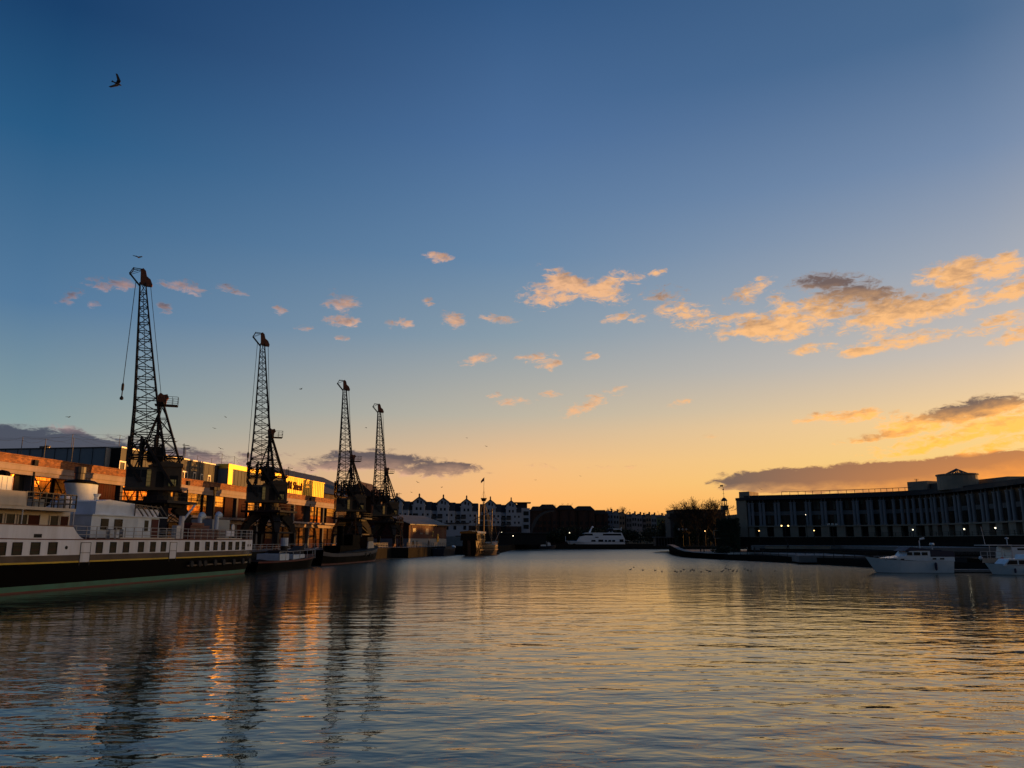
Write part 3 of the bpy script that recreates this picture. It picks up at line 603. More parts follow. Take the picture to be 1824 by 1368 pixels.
    zs = [ZB]; 
    while zs[-1] < ZT - .6: zs.append(min(ZT, zs[-1] + max(.85, 1.75 - .032 * (zs[-1] - ZB))))
    zs[-1] = ZT
    for i, (z0, z1) in enumerate(zip(zs, zs[1:])):
        a, b_ = sec(z0), sec(z1); ww = .24 - .09 * (z0 - ZB) / (ZT - ZB)
        for j in range(4):
            j2 = (j + 1) % 4
            q.bar((*a[j], z0), (*b_[j], z1), ww)
            if i % 2 == 0: q.bar((*a[j], z0), (*b_[j2], z1), ww * .5)
            else: q.bar((*a[j2], z0), (*b_[j], z1), ww * .5)
            if j in (0, 2) or z0 < 20: q.bar((*a[j], z0), (*a[j2], z0), ww * .55)
            if z0 < 19 and j in (0, 2):
                if i % 2: q.bar((*a[j], z0), (*b_[j2], z1), ww * .5)
                else: q.bar((*a[j2], z0), (*b_[j], z1), ww * .5)
    # ladder up the middle
    for z0, z1 in zip(zs, zs[1:]):
        c0 = 1.75 + (hd - 1.75) * (z0 - ZB) / (ZT - ZB); c1 = 1.75 + (hd - 1.75) * (z1 - ZB) / (ZT - ZB)
        for y in (-.16, .16): q.bar((c0, y, z0), (c1, y, z1), .055)
    q.build('jib', st_, r)
    HT = T @ Matrix.Translation((hd - 5.1, 0, -1.7))
    q = MB(); q.T = HT; hx = 5.1
    q.prismy([(hx - .55, 38.6), (hx - .1, 38.7), (hx + .30, 38.9), (hx + .42, 40.9), (hx + .1, 41.15), (hx - .25, 40.8), (hx - .45, 40.0), (hx - .95, 39.6), (hx - 1.25, 38.9), (hx - 1.2, 38.6)], -.28, .28); q.build('jib_head', M['rust'], r)
    q = MB(); q.T = HT
    for y in (-.35, .35):
        q.bar((hx + .3, y, 38.5), (hx + 1.75, y, 40.2), .13); q.bar((hx + 1.75, y, 40.2), (hx + 1.35, y, 41.0), .10); q.bar((hx + 1.35, y, 41.0), (hx + .2, y, 40.95), .09); q.bar((hx + 1.7, y, 40.2), (hx + .3, y, 40.9), .05)
    q.bar((hx + 1.75, -.4, 40.2), (hx + 1.75, .4, 40.2), .16); q.bar((hx + 1.35, -.4, 41), (hx + 1.35, .4, 41), .12)
    q.build('head_frame', st_, r)
    q = mb()
    for y in (-.25, .25): q.tube((hd - 1.0, y, 37.1), (.9, y, 21.9), .024, 4)
    q.build('luffing_rope', M['rope'], r)
    return r
def add_hook(r, z0, hd=4.5):
    T = Matrix.Rotation(R(119), 4, 'Z')
    q = MB(); q.T = T; q.tube((hd + .9, 0, 37.6), (hd + 1.2, 0, z0 + 2.2), .038, 4); q.build('hoist_rope', M['rope'], r)
    q = MB(); q.T = T; q.lathe([(.05, 2.3), (.17, 2.0), (.17, 1.3), (.07, 1.1), (.07, .45), (.22, .25), (.25, .0), (.12, -.12), (.05, .1)], (hd + 1.2, 0, z0), 8); q.build('hook', M['steel'], r)
spots = []
for px in (275, 477, 626, 688):
    d = ray(px, 965); kk = CRT / (d.x * N.x + d.y * N.y); spots.append(d * kk)
c1 = make_crane('nearest and tallest looking dock crane with its hook hanging left, behind the white ship'); c1.location = (spots[0].x, spots[0].y, QZ)
c3 = make_crane('third dock crane from the left, without a hanging hook, behind the black tug', 3.1); c3.location = (spots[2].x, spots[2].y, QZ)
c4c = copy_at(c3, 'farthest of the four dock cranes, rightmost, beside the red boarded shed', (spots[3].x, spots[3].y, QZ))
c2 = copy_at(c3, "second dock crane from the left, just past the white ship's stern", (spots[1].x, spots[1].y, QZ))
add_hook(c1, 20.6); add_hook(c2, 15.0, 3.1)
# the farthest crane's waterside leg on the right is an open braced tower
c4c.scale = (1, 1, .975)
q = MB(); y0, y1, zt, x0 = -3.3, -2.3, 8.6, 3.6
for z0, z1 in ((0, 2.9), (2.9, 5.6), (5.6, 8.2)):
    for y in (y0, y1): q.bar((x0, y, z0), (x0 - .05, y + (.15 if y == y0 else -.15) * 0, z1), .2)
    q.bar((x0, y0, z0), (x0, y1, z1), .13); q.bar((x0, y1, z0), (x0, y0, z1), .13); q.bar((x0, y0, z1), (x0, y1, z1), .16)
    for y in (y0, y1): q.bar((x0 - 1.6, y, z0), (x0 - 1.6, y, z1), .18); q.bar((x0, y, z1), (x0 - 1.6, y, z1), .12)
q.build('braced_tower_leg', M['rust'], c4c)

M['cabin'] = glass_mat('cabin_glass', (1, 1, 1), .12, .03, (.06, .055, .035), 2.2)
# ---------------------------------------------------------------- white passenger ship alongside
SO = 78.0; TC = 48.5 + 4.9
ship = thing('passenger_ship', 'white and black passenger ship with a raked pale funnel moored at the left quay', 'ship', st(SO, TC, 0), QROT)
def lx(px, py, t): s, z = onq(px, py, t); return s - SO, z
SB, SE = 39.5 - SO, 103.2 - SO
def hb(x, z=2.5):
    # half breadth of the hull along its length
    fw = (x - SB) / 17.0; af = (SE - x) / 9.0
    h = 4.9
    if fw < 1: h *= max(0.0, 1 - (1 - fw) ** 2.0) ** .8 if fw > 0 else 0
    cut = max(0.0, (2.2 - z)) * .75
    af2 = (SE - cut - x) / 9.0
    if af2 < 1: h *= max(0.0, 1 - (1 - max(0, af2)) ** 2.6) ** .5
    if z < 1: h *= .985
    return h
zrow = [-1.0, .12, .55, .56, 2.28, 2.29, 2.42, 2.43, 2.95, 2.951, 4.25, 4.26, 4.36]
zmat = [4, 3, 0, 0, 2, 2, 1, 1, 5, 5, 6, 6]
xs = [SB + (SE - SB) * (i / 90) for i in range(91)]; xs = sorted(set(xs + [SE - 3.5, SE - 2.5, SE - 1.5, SE - .8, SE - .3, SE - .1]))
q = MB()
def sheer(x): return .55 * max(0, (SB + 24 - x) / 24) ** 2 + .10 * max(0, (x - (SE - 14)) / 14) ** 2
for side in (-1, 1):
    o = len(q.v)
    for x in xs:
        for z in zrow: q.v.append(Vector((x, side * hb(x, z), z + sheer(x) * max(0, z / 4.3))))
    nz = len(zrow)
    for i in range(len(xs) - 1):
        for j in range(nz - 1):
            a = o + i * nz + j; f = [a, a + nz, a + nz + 1, a + 1]; q.f.append(f if side < 0 else f[::-1]); q.mi.append(zmat[j])
q.build('hull', [M['black'], M['bandg'], M['yellow'], M['green'], M['redline'], M['white'], M['redline']], ship, smooth=False)
q = MB(); top = [(x, -hb(x, 4.3)) for x in xs] + [(x, hb(x, 4.3)) for x in xs[::-1]]
q.add([(x, y, 4.3 + sheer(x)) for x, y in top], [tuple(range(len(top)))]); q.build('deck', M['wood'], ship)
# rubbing strake near the stern and its scalloped tyres
q = MB()
for x0, x1 in zip(xs, xs[1:]):
    if x0 > 4: q.bar((x0, -hb(x0, 1.45) - .10, 1.45 + .0 * x0), (x1, -hb(x1, 1.45) - .10, 1.45), .2, .16)
q.build('rubbing_strake', M['bandg'], ship)
for px in (338, 352, 362, 380, 395, 413, 430, 445):
    x, _ = lx(px, 1000, 48.5); x = min(x, SE - 2.0); q = MB(); q.T = Matrix.Translation((x, -hb(x, 1.6) - .22, 1.62)) @ Matrix.Rotation(math.pi / 2, 4, 'X')
    q.lathe([(.18, -.1), (.36, -.1), (.36, .12), (.18, .12)], n=10); q.build('tyre_fender', M['tyre'], ship)
# cabin windows, doors, portholes
def side_box(b_, x0, x1, z0, z1, out=.04, th=.06, y=None):
    for xa, xb in ((x0, x1),):
        ya = -hb((xa + xb) / 2, (z0 + z1) / 2) if y is None else y
        b_.box(xa, xb, ya - out, ya + th, z0, z1)
WX = [(-6, 7), (21.7, 37.5), (54, 70), (85.5, 100.5), (170, 182.5), (195, 206.5), (218.5, 229.5), (245.5, 255.5), (267, 276.5), (286, 295.5), (328.5, 337.5), (346, 354.5), (365, 373), (379.5, 387.5), (393.5, 401), (406, 413.5), (419, 425.5), (430.5, 437)]
yf = lambda px: 981 - (px / 437) * 7.5
for i, (a, e) in enumerate(WX):
    x0, _ = lx(a, yf(a), 48.5); x1, _ = lx(e, yf(e), 48.5); xm = (x0 + x1) / 2; hw = .46 if i < 4 else .40
    x1 = xm + hw; x0 = xm - hw
    a0, a1 = -hb(x0, 3.4), -hb(x1, 3.4); ang = math.atan2(a1 - a0, x1 - x0); mid = (a0 + a1) / 2
    T = Matrix.Translation((xm, mid, 0)) @ Matrix.Rotation(ang, 4, 'Z')
    q = MB(); q.T = T; q.box(-hw, hw, -.015, .03, 3.12, 4.02); wq = q.build('window', M['cabin'], ship)
    q = MB(); q.T = T; q.box(-hw - .07, -hw, -.05, .03, 3.05, 4.08); q.box(hw, hw + .07, -.05, .03, 3.05, 4.08); q.box(-hw, hw, -.05, .03, 4.02, 4.08); q.box(-hw, hw, -.05, .03, 3.05, 3.12); q.box(-hw, hw, -.04, .03, 3.72, 3.76); q.build('frame', M['dark'], wq)
for (a, e) in ((143, 160), (302, 313.5)):
    x0, _ = lx(a, 981, 48.5); x1, _ = lx(e, 980, 48.5); q = MB(); side_box(q, x0, x1, 2.3, 4.0, .03); d = q.build('door', M['white'], ship)
    q = MB(); side_box(q, x0 - .05, x0, 2.0, 4.05, .05); side_box(q, x1, x1 + .05, 2.0, 4.05, .05); side_box(q, x0, x1, 4.0, 4.05, .05); side_box(q, x0, x1, 3.1, 3.14, .05); q.build('frame', M['darkrail'], d)
for px in (118, 443.5, 449.5):
    x, _ = lx(px, 975, 48.5); x = min(x, SE - 1.2); q = MB(); q.T = Matrix.Translation((x, -hb(x, 3.6) - .0, 3.6)) @ Matrix.Rotation(math.pi / 2, 4, 'X'); q.lathe([(.16, -.03), (.16, .04)], n=10); q.build('porthole', M['dark'], ship)
# forward bulwark ending in a long curve
xa, _ = lx(130, 940, 48.5); xb, _ = lx(148, 967, 48.5); zb = 5.42
q = MB(); fx = [x for x in xs if x < xa] + [xa + (xb - xa) * i / 8 for i in range(9)]
for x0, x1 in zip(fx, fx[1:]):
    def zt(x): return zb + .9 * sheer(x) if x <= xa else 4.36 + (zb - 4.36) * (1 - ((x - xa) / (xb - xa))) ** 1.6
    y0, y1 = -hb(x0, 4.3), -hb(x1, 4.3)
    q.add([(x0, y0 - .03, 4.34 + sheer(x0)), (x1, y1 - .03, 4.34 + sheer(x1)), (x1, y1 - .03, zt(x1)), (x0, y0 - .03, zt(x0)), (x0, y0 + .05, 4.34 + sheer(x0)), (x1, y1 + .05, 4.34 + sheer(x1)), (x1, y1 + .05, zt(x1)), (x0, y0 + .05, zt(x0))], [(0, 1, 2, 3), (5, 4, 7, 6), (3, 2, 6, 7)])
bw = q.build('bulwark', M['white'], ship)
q = MB()
for x0, x1 in zip(fx[:-8], fx[1:-8]): q.bar((x0, -hb(x0, 4.3), zb + .04 + .9 * sheer(x0)), (x1, -hb(x1, 4.3), zb + .04 + .9 * sheer(x1)), .12, .08)
q.build('capping_rail', M['redline'], bw)
xv, _ = lx(66, 960, 48.5); q = MB(); side_box(q, xv - .45, xv + .45, 4.45, 4.75, .05); q.build('freeing_port', M['dark'], bw)
# forward deckhouse with windows, bridge deck above
dx1, _ = lx(129, 930, 49.8); q = MB(); q.box(SB + 9, dx1, -3.3, 3.3, 4.35, 6.75); q.build('forward_deckhouse', M['cream'], ship)
for (a, e, kd) in ((9, 24, 0), (31, 46, 0), (48, 69, 1), (88, 102, 0), (106, 120, 1), (-14, 2, 0)):
    x0, _ = lx(a, 925, 50.1); x1, _ = lx(e, 925, 50.1); q = MB(); q.box(x0, x1, -3.38, -3.30, 4.9 if kd == 0 else 4.4, 6.35); o = q.build('window' if kd == 0 else 'door', M['glassd'] if kd == 0 else M['wood'], ship)
    q = MB(); q.box(x0 - .08, x0, -3.42, -3.30, 4.9, 6.4); q.box(x1, x1 + .08, -3.42, -3.30, 4.9, 6.4); q.build('frame', M['cream'], o)
bx1, zbd = lx(133, 918, 49.0)
q = MB(); q.box(SB + 8, bx1, -4.45, 4.45, 6.75, 7.02); q.build('bridge_deck', M['cream'], ship)
q = MB()
for px in (38, 130): x, _ = lx(px, 930, 49.0); q.tube((x, -4.4, 4.3), (x, -4.4, 6.75), .05, 6)
q.build('awning_post', M['railw'], ship)
bwx, _ = lx(46, 895, 49.0); q = MB(); q.box(SB + 8, bwx, -4.5, -4.4, 7.02, 8.2); q.prismy([(bwx, 7.02), (bwx, 8.15), (bwx - .3, 8.2)], -4.5, -4.4); q.build('bridge_wing', M['cream'], ship)
def railing(x0, x1, y0, y1, z0, h, mat, n, rails=3, r=.03, name='railing', parent=None):
    q = MB()
    for i in range(rails): z = z0 + h * (i + 1) / rails; q.tube((x0, y0, z), (x1, y1, z), r * .8, 4)
    for i in range(n + 1): t = i / n; q.tube((x0 + (x1 - x0) * t, y0 + (y1 - y0) * t, z0), (x0 + (x1 - x0) * t, y0 + (y1 - y0) * t, z0 + h), r, 4)
    return q.build(name, mat, parent)
railing(bwx, bx1, -4.4, -4.4, 7.02, 1.2, M['darkrail'], 8, 3, .045, parent=ship)
railing(bx1, bx1, -4.4, 4.4, 7.02, 1.2, M['darkrail'], 8, 3, .045, parent=ship)
# wheelhouse of vertical boards at the frame's edge
wx, _ = lx(21, 870, 50.2); q = MB(); q.box(SB + 10, wx, -3.2, 3.2, 7.9, 9.45); q.box(SB + 10, wx - .4, -3.0, 3.0, 7.02, 7.9)
for i in range(30): q.box(wx - .55 * i - .03, wx - .55 * i + .0, -3.23, -3.2, 7.95, 9.4)
q.build('wheelhouse', M['boatw'], ship)
x, z = lx(4, 848, 51.5); q = MB(); q.tube((x, -1.9, 9.4), (x, -1.9, z - .3), .1, 6); q.T = Matrix.Translation((x, -1.9, z)) @ Matrix.Rotation(R(100), 4, 'Y'); q.lathe([(.2, -.4), (.5, -.2), (.55, .3), (.5, .35)], n=12); q.build('searchlight', M['black'], ship)
# funnel: wider at the top, raked
fT = TC; xt0, zt_ = lx(117, 860, fT); xt1, _ = lx(172, 864, fT); xb0, zb_ = lx(137, 940, fT); xb1, _ = lx(160, 940, fT)
q = MB(); zf0, zf1 = 4.4, 9.75; ctx, cbx = (xt0 + xt1) / 2, (xb0 + xb1) / 2; rt, rb = (xt1 - xt0) / 2 * .88, (xb1 - xb0) / 2 * .8
def fun(z): t = (z - 5.2) / (zf1 - 5.2); return cbx + (ctx - cbx) * t, rb + (rt - rb) * t
n = 28; rows = [zf0, 6, 7.5, 8.8, zf1]
for z in rows:
    c_, r_ = fun(z)
    for i in range(n): a = 2 * math.pi * i / n; q.v.append(Vector((c_ + r_ * math.cos(a), 1.15 * math.sin(a) * (.85 + .15 * (z - 4) / 6), z)))
for j in range(len(rows) - 1):
    for i in range(n): q.f.append([j * n + i, j * n + (i + 1) % n, (j + 1) * n + (i + 1) % n, (j + 1) * n + i]); q.mi.append(0)
fn = q.build('funnel', M['blue_w'], ship, smooth=True)
q = MB(); c_, r_ = fun(zf1); q.lathe([(r_ + .05, 0), (r_ + .05, .14), (r_ * .75, .34), (r_ * .4, .42), (.2, .45)], (c_, 0, zf1), 28, 1, .62); q.build('funnel_cap', M['black'], fn)
q = MB(); pxx, _ = lx(142, 850, fT); q.lathe([(.55, 0), (.55, .7), (.62, .75), (.62, 1.35), (.45, 1.35)], (pxx, 0, zf1 + .3), 14, 1, .8); q.tube((pxx + .75, .1, zf1 + .6), (pxx + .75, .1, zf1 + 1.7), .10, 6); q.build('exhaust', M['darkrail'], fn)
# radar dish, dome, boxes on the bridge deck
x, z = lx(80, 890, 50.5); q = MB(); q.T = Matrix.Translation((x, -2.9, z)) @ Matrix.Rotation(R(90), 4, 'X'); q.lathe([(.3, -.15), (.52, 0), (.62, .12), (.3, .12)], n=16); q.T = None; q.tube((x, -2.9, 7.0), (x, -2.9, z - .5), .16, 6); q.build('satellite_dish', M['black'], ship)
x, z = lx(121, 893, 50.5); q = MB(); q.lathe([(.42, -.9), (.55, -.5), (.62, 0), (.52, .35), (.28, .58), (.05, .64)], (x, -2.6, z), 16); q.box(x - .3, x + .3, -2.9, -2.3, 7.0, z - .8); q.build('radome', M['white'], ship, smooth=True)
q = MB(); x, _ = lx(70, 905, 49.5); q.box(x - .7, x + .4, -4.0, -3.3, 7.02, 7.7); q.build('deck_locker', M['grey'], ship)
# aft deckhouse in two steps
ax0, _ = lx(164, 925, 49.9); ax1, _ = lx(296, 935, 49.9); au0, _ = lx(171, 915, 50.3); au1, _ = lx(242, 920, 50.3); az1 = 6.6
q = MB(); q.box(ax0, ax1 - 1.3, -3.45, 3.45, 4.35, az1); q.box(ax0 - .1, ax1, -3.6, 3.6, az1, az1 + .1); q.lathe([(1.5, 4.35), (1.5, az1)], (ax0 + 7.1, -2.2, 0), 16, 1, .9); ad = q.build('aft_deckhouse', M['blue_w'], ship)
q = MB(); q.box(au0, au1, -3.0, 3.0, az1 + .1, 7.95); q.prismy([(au0, 7.95), (au1, 7.95), (au0 + 2, 8.2)], -3.0, 3.0); q.build('upper_house', M['blue_w'], ship)
for (a, e) in ((180, 193), (204, 218)):
    x0, _ = lx(a, 935, 49.9); x1, _ = lx(e, 935, 49.9); q = MB(); q.box(x0, x1, -3.52, -3.45, 5.25, 6.3); q.build('window', M['glassd'], ad)
x0, _ = lx(258, 935, 49.9); q = MB(); q.box(x0, x0 + .6, -3.52, -3.45, 5.2, 6.3); q.build('window', M['cabin'], ad)
x0, _ = lx(270, 935, 49.9); x1, _ = lx(282, 935, 49.9); q = MB(); q.box(x0, x1, -3.52, -3.45, 4.4, 6.45); q.build('door', M['redw'], ad)
# slatted raft rack aft of the upper house
q = MB(); rx0, _ = lx(240, 915, 50.0); rx1, _ = lx(292, 922, 50.0)
for i in range(6):
    x = rx0 + (rx1 - rx0) * i / 6; q.bar((x, -3.4, 7.9), (x + 1.5, -3.4, az1 + .15), .10); q.bar((x, -1.5, 7.9), (x + 1.5, -1.5, az1 + .15), .08)
for y in (-3.4, -1.5): q.bar((rx0, y, 7.9), (rx1 - .8, y, 7.7), .09); q.bar((rx0, y, az1 + .1), (rx0, y, 7.9), .09)
q.build('raft_rack', M['darkrail'], ship); q = MB(); q.box(rx0 + .3, rx1 - .6, -3.1, -1.8, az1 + .12, az1 + .9); q.build('life_raft', M['white'], ship)
q = MB(); x, _ = lx(174, 912, 52); q.lathe([(.3, 0), (.3, .5), (.5, .8)], (x, -1, 8.0), 10); q.build('ventilator', M['blue_w'], ship)
# cowl ventilators and derrick
for px, hh in ((355, 2.7), (385, 2.9)):
    x, _ = lx(px, 940, 51.0); q = MB(); q.tube((x, -2.4, 4.3), (x, -2.4, 4.3 + hh), .26, 10); q.T = Matrix.Translation((x, -2.4, 4.3 + hh)) @ Matrix.Rotation(R(70), 4, 'Y'); q.lathe([(.25, -.1), (.36, .2), (.5, .5), (.5, .55)], n=12); q.build('cowl_ventilator', M['blue_w'], ship)
x, _ = lx(322, 945, 50.5); xe, ze = lx(347, 900, 50.5); q = MB(); q.tube((x, -2.9, 4.3), (x, -2.9, 7.0), .3, 10); q.tube((x, -2.9, 6.2), (xe, -2.9, ze), .13, 6); q.box(x - 1.2, x - .4, -3.1, -2.5, 4.3, 5.9); q.build('deck_davit', M['railw'], ship)
# slatted deck seats and covered stack
x0, _ = lx(340, 950, 50.0); x1, _ = lx(374, 950, 50.0); q = MB()
for i in range(9): q.box(x0, x1, -3.3 + .02 * (i % 2), -1.5, 4.4 + .18 * i, 4.52 + .18 * i)
q.box(x0 + .8, x1 - .8, -3.0, -1.7, 6.0, 6.3); q.build('stacked_buoyancy_seats', M['redline'], ship)
x0, _ = lx(374, 950, 50.0); x1, _ = lx(405, 950, 50.0); q = MB()
for i in range(7): q.box(x0, x1, -3.2, -1.8, 4.4 + .18 * i, 4.5 + .18 * i)
q.build('stacked_seats', M['redline'], ship)
x0, _ = lx(402, 952, 49.6); x1, _ = lx(416, 952, 49.6); q = MB(); q.box(x0, x1, -3.9, -3.8, 4.7, 5.4); q.build('white_cover', M['white'], ship)
x0, _ = lx(392, 925, 51); q = MB(); q.box(x0, x0 + 4.5, -1.4, 1.5, 4.35, 6.9); q.build('after_house', M['grey'], ship)
x0, _ = lx(415, 940, 50.5); q = MB(); q.T = Matrix.Translation((x0, -2.9, 5.9)) @ Matrix.Rotation(R(90), 4, 'X'); q.lathe([(.22, -.06), (.42, -.06), (.42, .06), (.22, .06)], n=14); q.build('lifebuoy', M['railw'], ship)
# deck rail round the after deck
q = MB(); rp = [x for x in xs if x > xb - 2.5]
for i in range(3):
    z = 4.35 + .38 * (i + 1)
    for x0, x1 in zip(rp, rp[1:]): q.tube((x0, -hb(x0, 4.3) + .08, z + sheer(x0)), (x1, -hb(x1, 4.3) + .08, z + sheer(x1)), .026, 4); q.tube((x0, hb(x0, 4.3) - .08, z + sheer(x0)), (x1, hb(x1, 4.3) - .08, z + sheer(x1)), .026, 4)
for i, x in enumerate(rp):
    if i % 2 == 0: q.tube((x, -hb(x, 4.3) + .08, 4.3), (x, -hb(x, 4.3) + .08, 5.52 + sheer(x)), .032, 4)
q.build('deck_railing', M['rail'], ship)
q = MB()
for (a, e) in ((212, 310), (385, 430)):
    x0, _ = lx(a, 960, 48.5); x1, _ = lx(e, 960, 48.5); q.box(x0, x1, -4.98, -4.8, 4.38, 4.5)
q.build('fender_plank', M['cream'], ship)
# deck table and figures' parasol base on the side deck
x0, _ = lx(205, 945, 49.3); q = MB(); q.lathe([(.45, 5.25), (.45, 5.3)], (x0, -4.1, 0), 10); q.tube((x0, -4.1, 4.35), (x0, -4.1, 5.25), .05, 6)
q.build('deck_table', M['rail'], ship)
for dx in (-.8, .8): q = MB(); q.box(x0 + dx - .22, x0 + dx + .22, -4.3, -3.9, 4.75, 4.8); q.bar((x0 + dx * 1.25, -4.1, 4.35), (x0 + dx * 1.25, -4.1, 5.3), .05, .4); q.build('deck_chair', M['rail'], ship)


# ---------------------------------------------------------------- crescent office building, right quay
GZ = 4.6
ctl = [(1318, 231), (1335, 228.5), (1450, 221), (1560, 212), (1610, 207), (1650, 201.5), (1691, 194), (1750, 181), (1824, 165), (1900, 150), (1990, 134)]
def cres(px):
    for (a, da), (b_, db) in zip(ctl, ctl[1:]):
        if a <= px <= b_:
            t = (px - a) / (b_ - a); D = da + (db - da) * t
            p = at(px, 950, D); return Vector((p.x, p.y, 0))
cpx = [1318, 1335, 1365, 1395, 1425, 1450, 1480, 1510, 1540, 1560, 1580, 1600, 1620, 1640, 1660, 1680, 1700, 1725, 1750, 1775, 1800, 1824, 1860, 1900, 1950, 1989]
cw = [cres(x) for x in cpx]
def outn(i):
    a = cw[max(0, i - 1)]; b_ = cw[min(len(cw) - 1, i + 1)]; d = (b_ - a).normalized(); n = Vector((d.y, -d.x, 0))
    return n if n.dot(-cw[i]) > 0 else -n       # towards the water
def ribbon(q, off0, off1, z0, z1, i0=0, i1=None):
    # solid band following the crescent between two offsets (positive = towards the water)
    i1 = len(cw) - 1 if i1 is None else i1; vs = []; fs = []
    for i in range(i0, i1 + 1):
        n = outn(i); a = cw[i] + n * off0; b_ = cw[i] + n * off1
        vs += [(a.x, a.y, z0), (b_.x, b_.y, z0), (b_.x, b_.y, z1), (a.x, a.y, z1)]
    m_ = i1 - i0
    for i in range(m_):
        o = 4 * i
        for j in range(4): fs.append((o + j, o + (j + 1) % 4, o + 4 + (j + 1) % 4, o + 4 + j))
    fs.append((0, 1, 2, 3)); fs.append((4 * m_ + 3, 4 * m_ + 2, 4 * m_ + 1, 4 * m_)); q.add(vs, fs); return q
def zat(px, py):
    d = ray(px, py); p = cres(px); return CAMH + d.z * (p.y / d.y)
off = thing('office_building', 'dark curved stone office block with paired columns on the right bank', 'office building', (0, 0, 0))
zl, ze, zr = zat(1450, 936), zat(1450, 891), zat(1450, 877.5)
q = MB(); ribbon(q, -22, -1.6, GZ - 2, ze + .4); q.build('core_wall', M['dark'], off)
q = MB(); ribbon(q, -1.4, .9, zl - .35, zl); ribbon(q, -1.4, .4, GZ - .6, GZ + .5); q.build('stone_ledge', M['stonep'], off)
q = MB(); ribbon(q, -22, 1.3, ze + .35, ze + 1.1); ribbon(q, -22, -.6, ze + 1.1, ze + 1.75); q.build('roof', M['slate'], off)
q = MB(); ribbon(q, -1.58, -1.5, zl, zl + 3.0); ribbon(q, -1.58, -1.5, zl + 4.1, ze + .3); q.build('glazing', M['glassd'], off)
q = MB(); ribbon(q, -1.58, -1.35, zl + 3.0, zl + 4.1); q.build('spandrel', M['column'], off)
mull = MB(); rail_ = MB()
def wall_pt(px, o, z=0):
    p = cres(px); i = min(range(len(cpx)), key=lambda k_: abs(cpx[k_] - px)); n = outn(i); return Vector((p.x + n.x * o, p.y + n.y * o, z))
for px in list(range(1322, 1985, 7)): mull.tube(wall_pt(px, -1.48, zl), wall_pt(px, -1.48, ze + .3), .05, 4)
mull.build('mullion', M['leadg'], off)
pairs = [1340.5, 1360, 1387, 1415.5, 1443, 1471, 1499.5, 1528.5, 1554, 1577]
mids = [1597.5, 1612, 1622.5, 1634, 1646.5, 1657]
rights = [1670, 1689, 1713, 1738, 1762, 1786, 1810, 1836, 1864, 1894, 1926, 1960]
def column(px, dpx):
    q = MB()
    for s_ in ((-dpx, dpx) if dpx else (0,)):
        a = wall_pt(px + s_, .25, zl); b_ = wall_pt(px + s_, .25, ze - .75); q.tube(a, b_, .42, 10); q.tube(b_, b_ + Vector((0, 0, .25)), .55, 10); q.tube(b_, wall_pt(px + s_, .25, ze + .35), .14, 6)
        q.tube(a, a + Vector((0, 0, .3)), .52, 10)
    q.build('column', M['column'], off)
for x in pairs:
    for s_ in (-3.1, 3.1):
        column(x + s_, 0)
for x in mids: column(x, 0)
for i, x in enumerate(rights):
    for s_ in (-3.2 - .2 * i, 3.2 + .2 * i): column(x + s_, 0)
rb_ = random.Random(9)
bl_m = [pmat('window_blind_pale', (.13, .145, .125), .8), pmat('window_blind_grey', (.07, .085, .09), .8), pmat('window_blind_brown', (.09, .06, .045), .8)]
for a, b_ in zip(pairs + mids[:1] + rights, (pairs + mids[:1] + rights)[1:]):
    if 1597 < a < 1669: continue
    for h0, h1, pr_ in ((zl + 4.5, ze - .2, .85), (zl + .6, zl + 2.9, .5)):
        for f0, f1 in ((.30, .49), (.52, .70)):
            if rb_.random() < pr_:
                x0, x1 = a + (b_ - a) * f0, a + (b_ - a) * f1; q = MB(); A1, A2, A3, A4 = wall_pt(x0, -1.46), wall_pt(x1, -1.46), wall_pt(x1, -1.5), wall_pt(x0, -1.5)
                q.prism([(A1.x, A1.y), (A2.x, A2.y), (A3.x, A3.y), (A4.x, A4.y)], h0 + (h1 - h0) * rb_.choice((0, 0, .3, .5)), h1); q.build('window_blind', rb_.choice(bl_m), off)
# stone piers of the ground floor and doorways between
def pier(x0, x1, z0, z1, name, mat):
    q = MB(); a, b_ = wall_pt(x0, .6), wall_pt(x1, .6); c_, d_ = wall_pt(x1, -1.5), wall_pt(x0, -1.5)
    q.prism([(a.x, a.y), (b_.x, b_.y), (c_.x, c_.y), (d_.x, d_.y)], z0, z1); return q.build(name, mat, off)
allp = pairs + [1600, 1628, 1655] + rights
for a, b_ in zip(allp, allp[1:]):
    w_ = (b_ - a) * .30; pier(a - w_ + 1, a + w_ - 1, GZ, zl - .35, 'stone_pier', M['stonep'])
q = MB(); a, b_, c_, d_ = wall_pt(1318, 1.0), wall_pt(1334, 1.0), wall_pt(1334, -1.5), wall_pt(1318, -1.5); q.prism([(a.x, a.y), (b_.x, b_.y), (c_.x, c_.y), (d_.x, d_.y)], GZ - 1, ze + .5); q.build('end_wall', M['stonep'], off)
q = MB(); a, b_, c_, d_ = wall_pt(1318.5, -.5), wall_pt(1338, -.5), wall_pt(1338, -9), wall_pt(1318.5, -9); zz = zat(1330, 875.5); q.prism([(a.x, a.y), (b_.x, b_.y), (c_.x, c_.y), (d_.x, d_.y)], ze, zz); q.build('stair_tower', M['stonep'], off)
def roofbox(x0, x1, y, d0, d1, name, mat, z0=None):
    q = MB(); a, b_, c_, d_ = wall_pt(x0, -d0), wall_pt(x1, -d0), wall_pt(x1, -d1), wall_pt(x0, -d1)
    d = ray((x0 + x1) / 2, y); m_ = (a + b_) / 2; z1 = CAMH + d.z * (m_.y / d.y)
    q.prism([(a.x, a.y), (b_.x, b_.y), (c_.x, c_.y), (d_.x, d_.y)], z0 or ze + 1, z1); q.build(name, mat, off); return z1
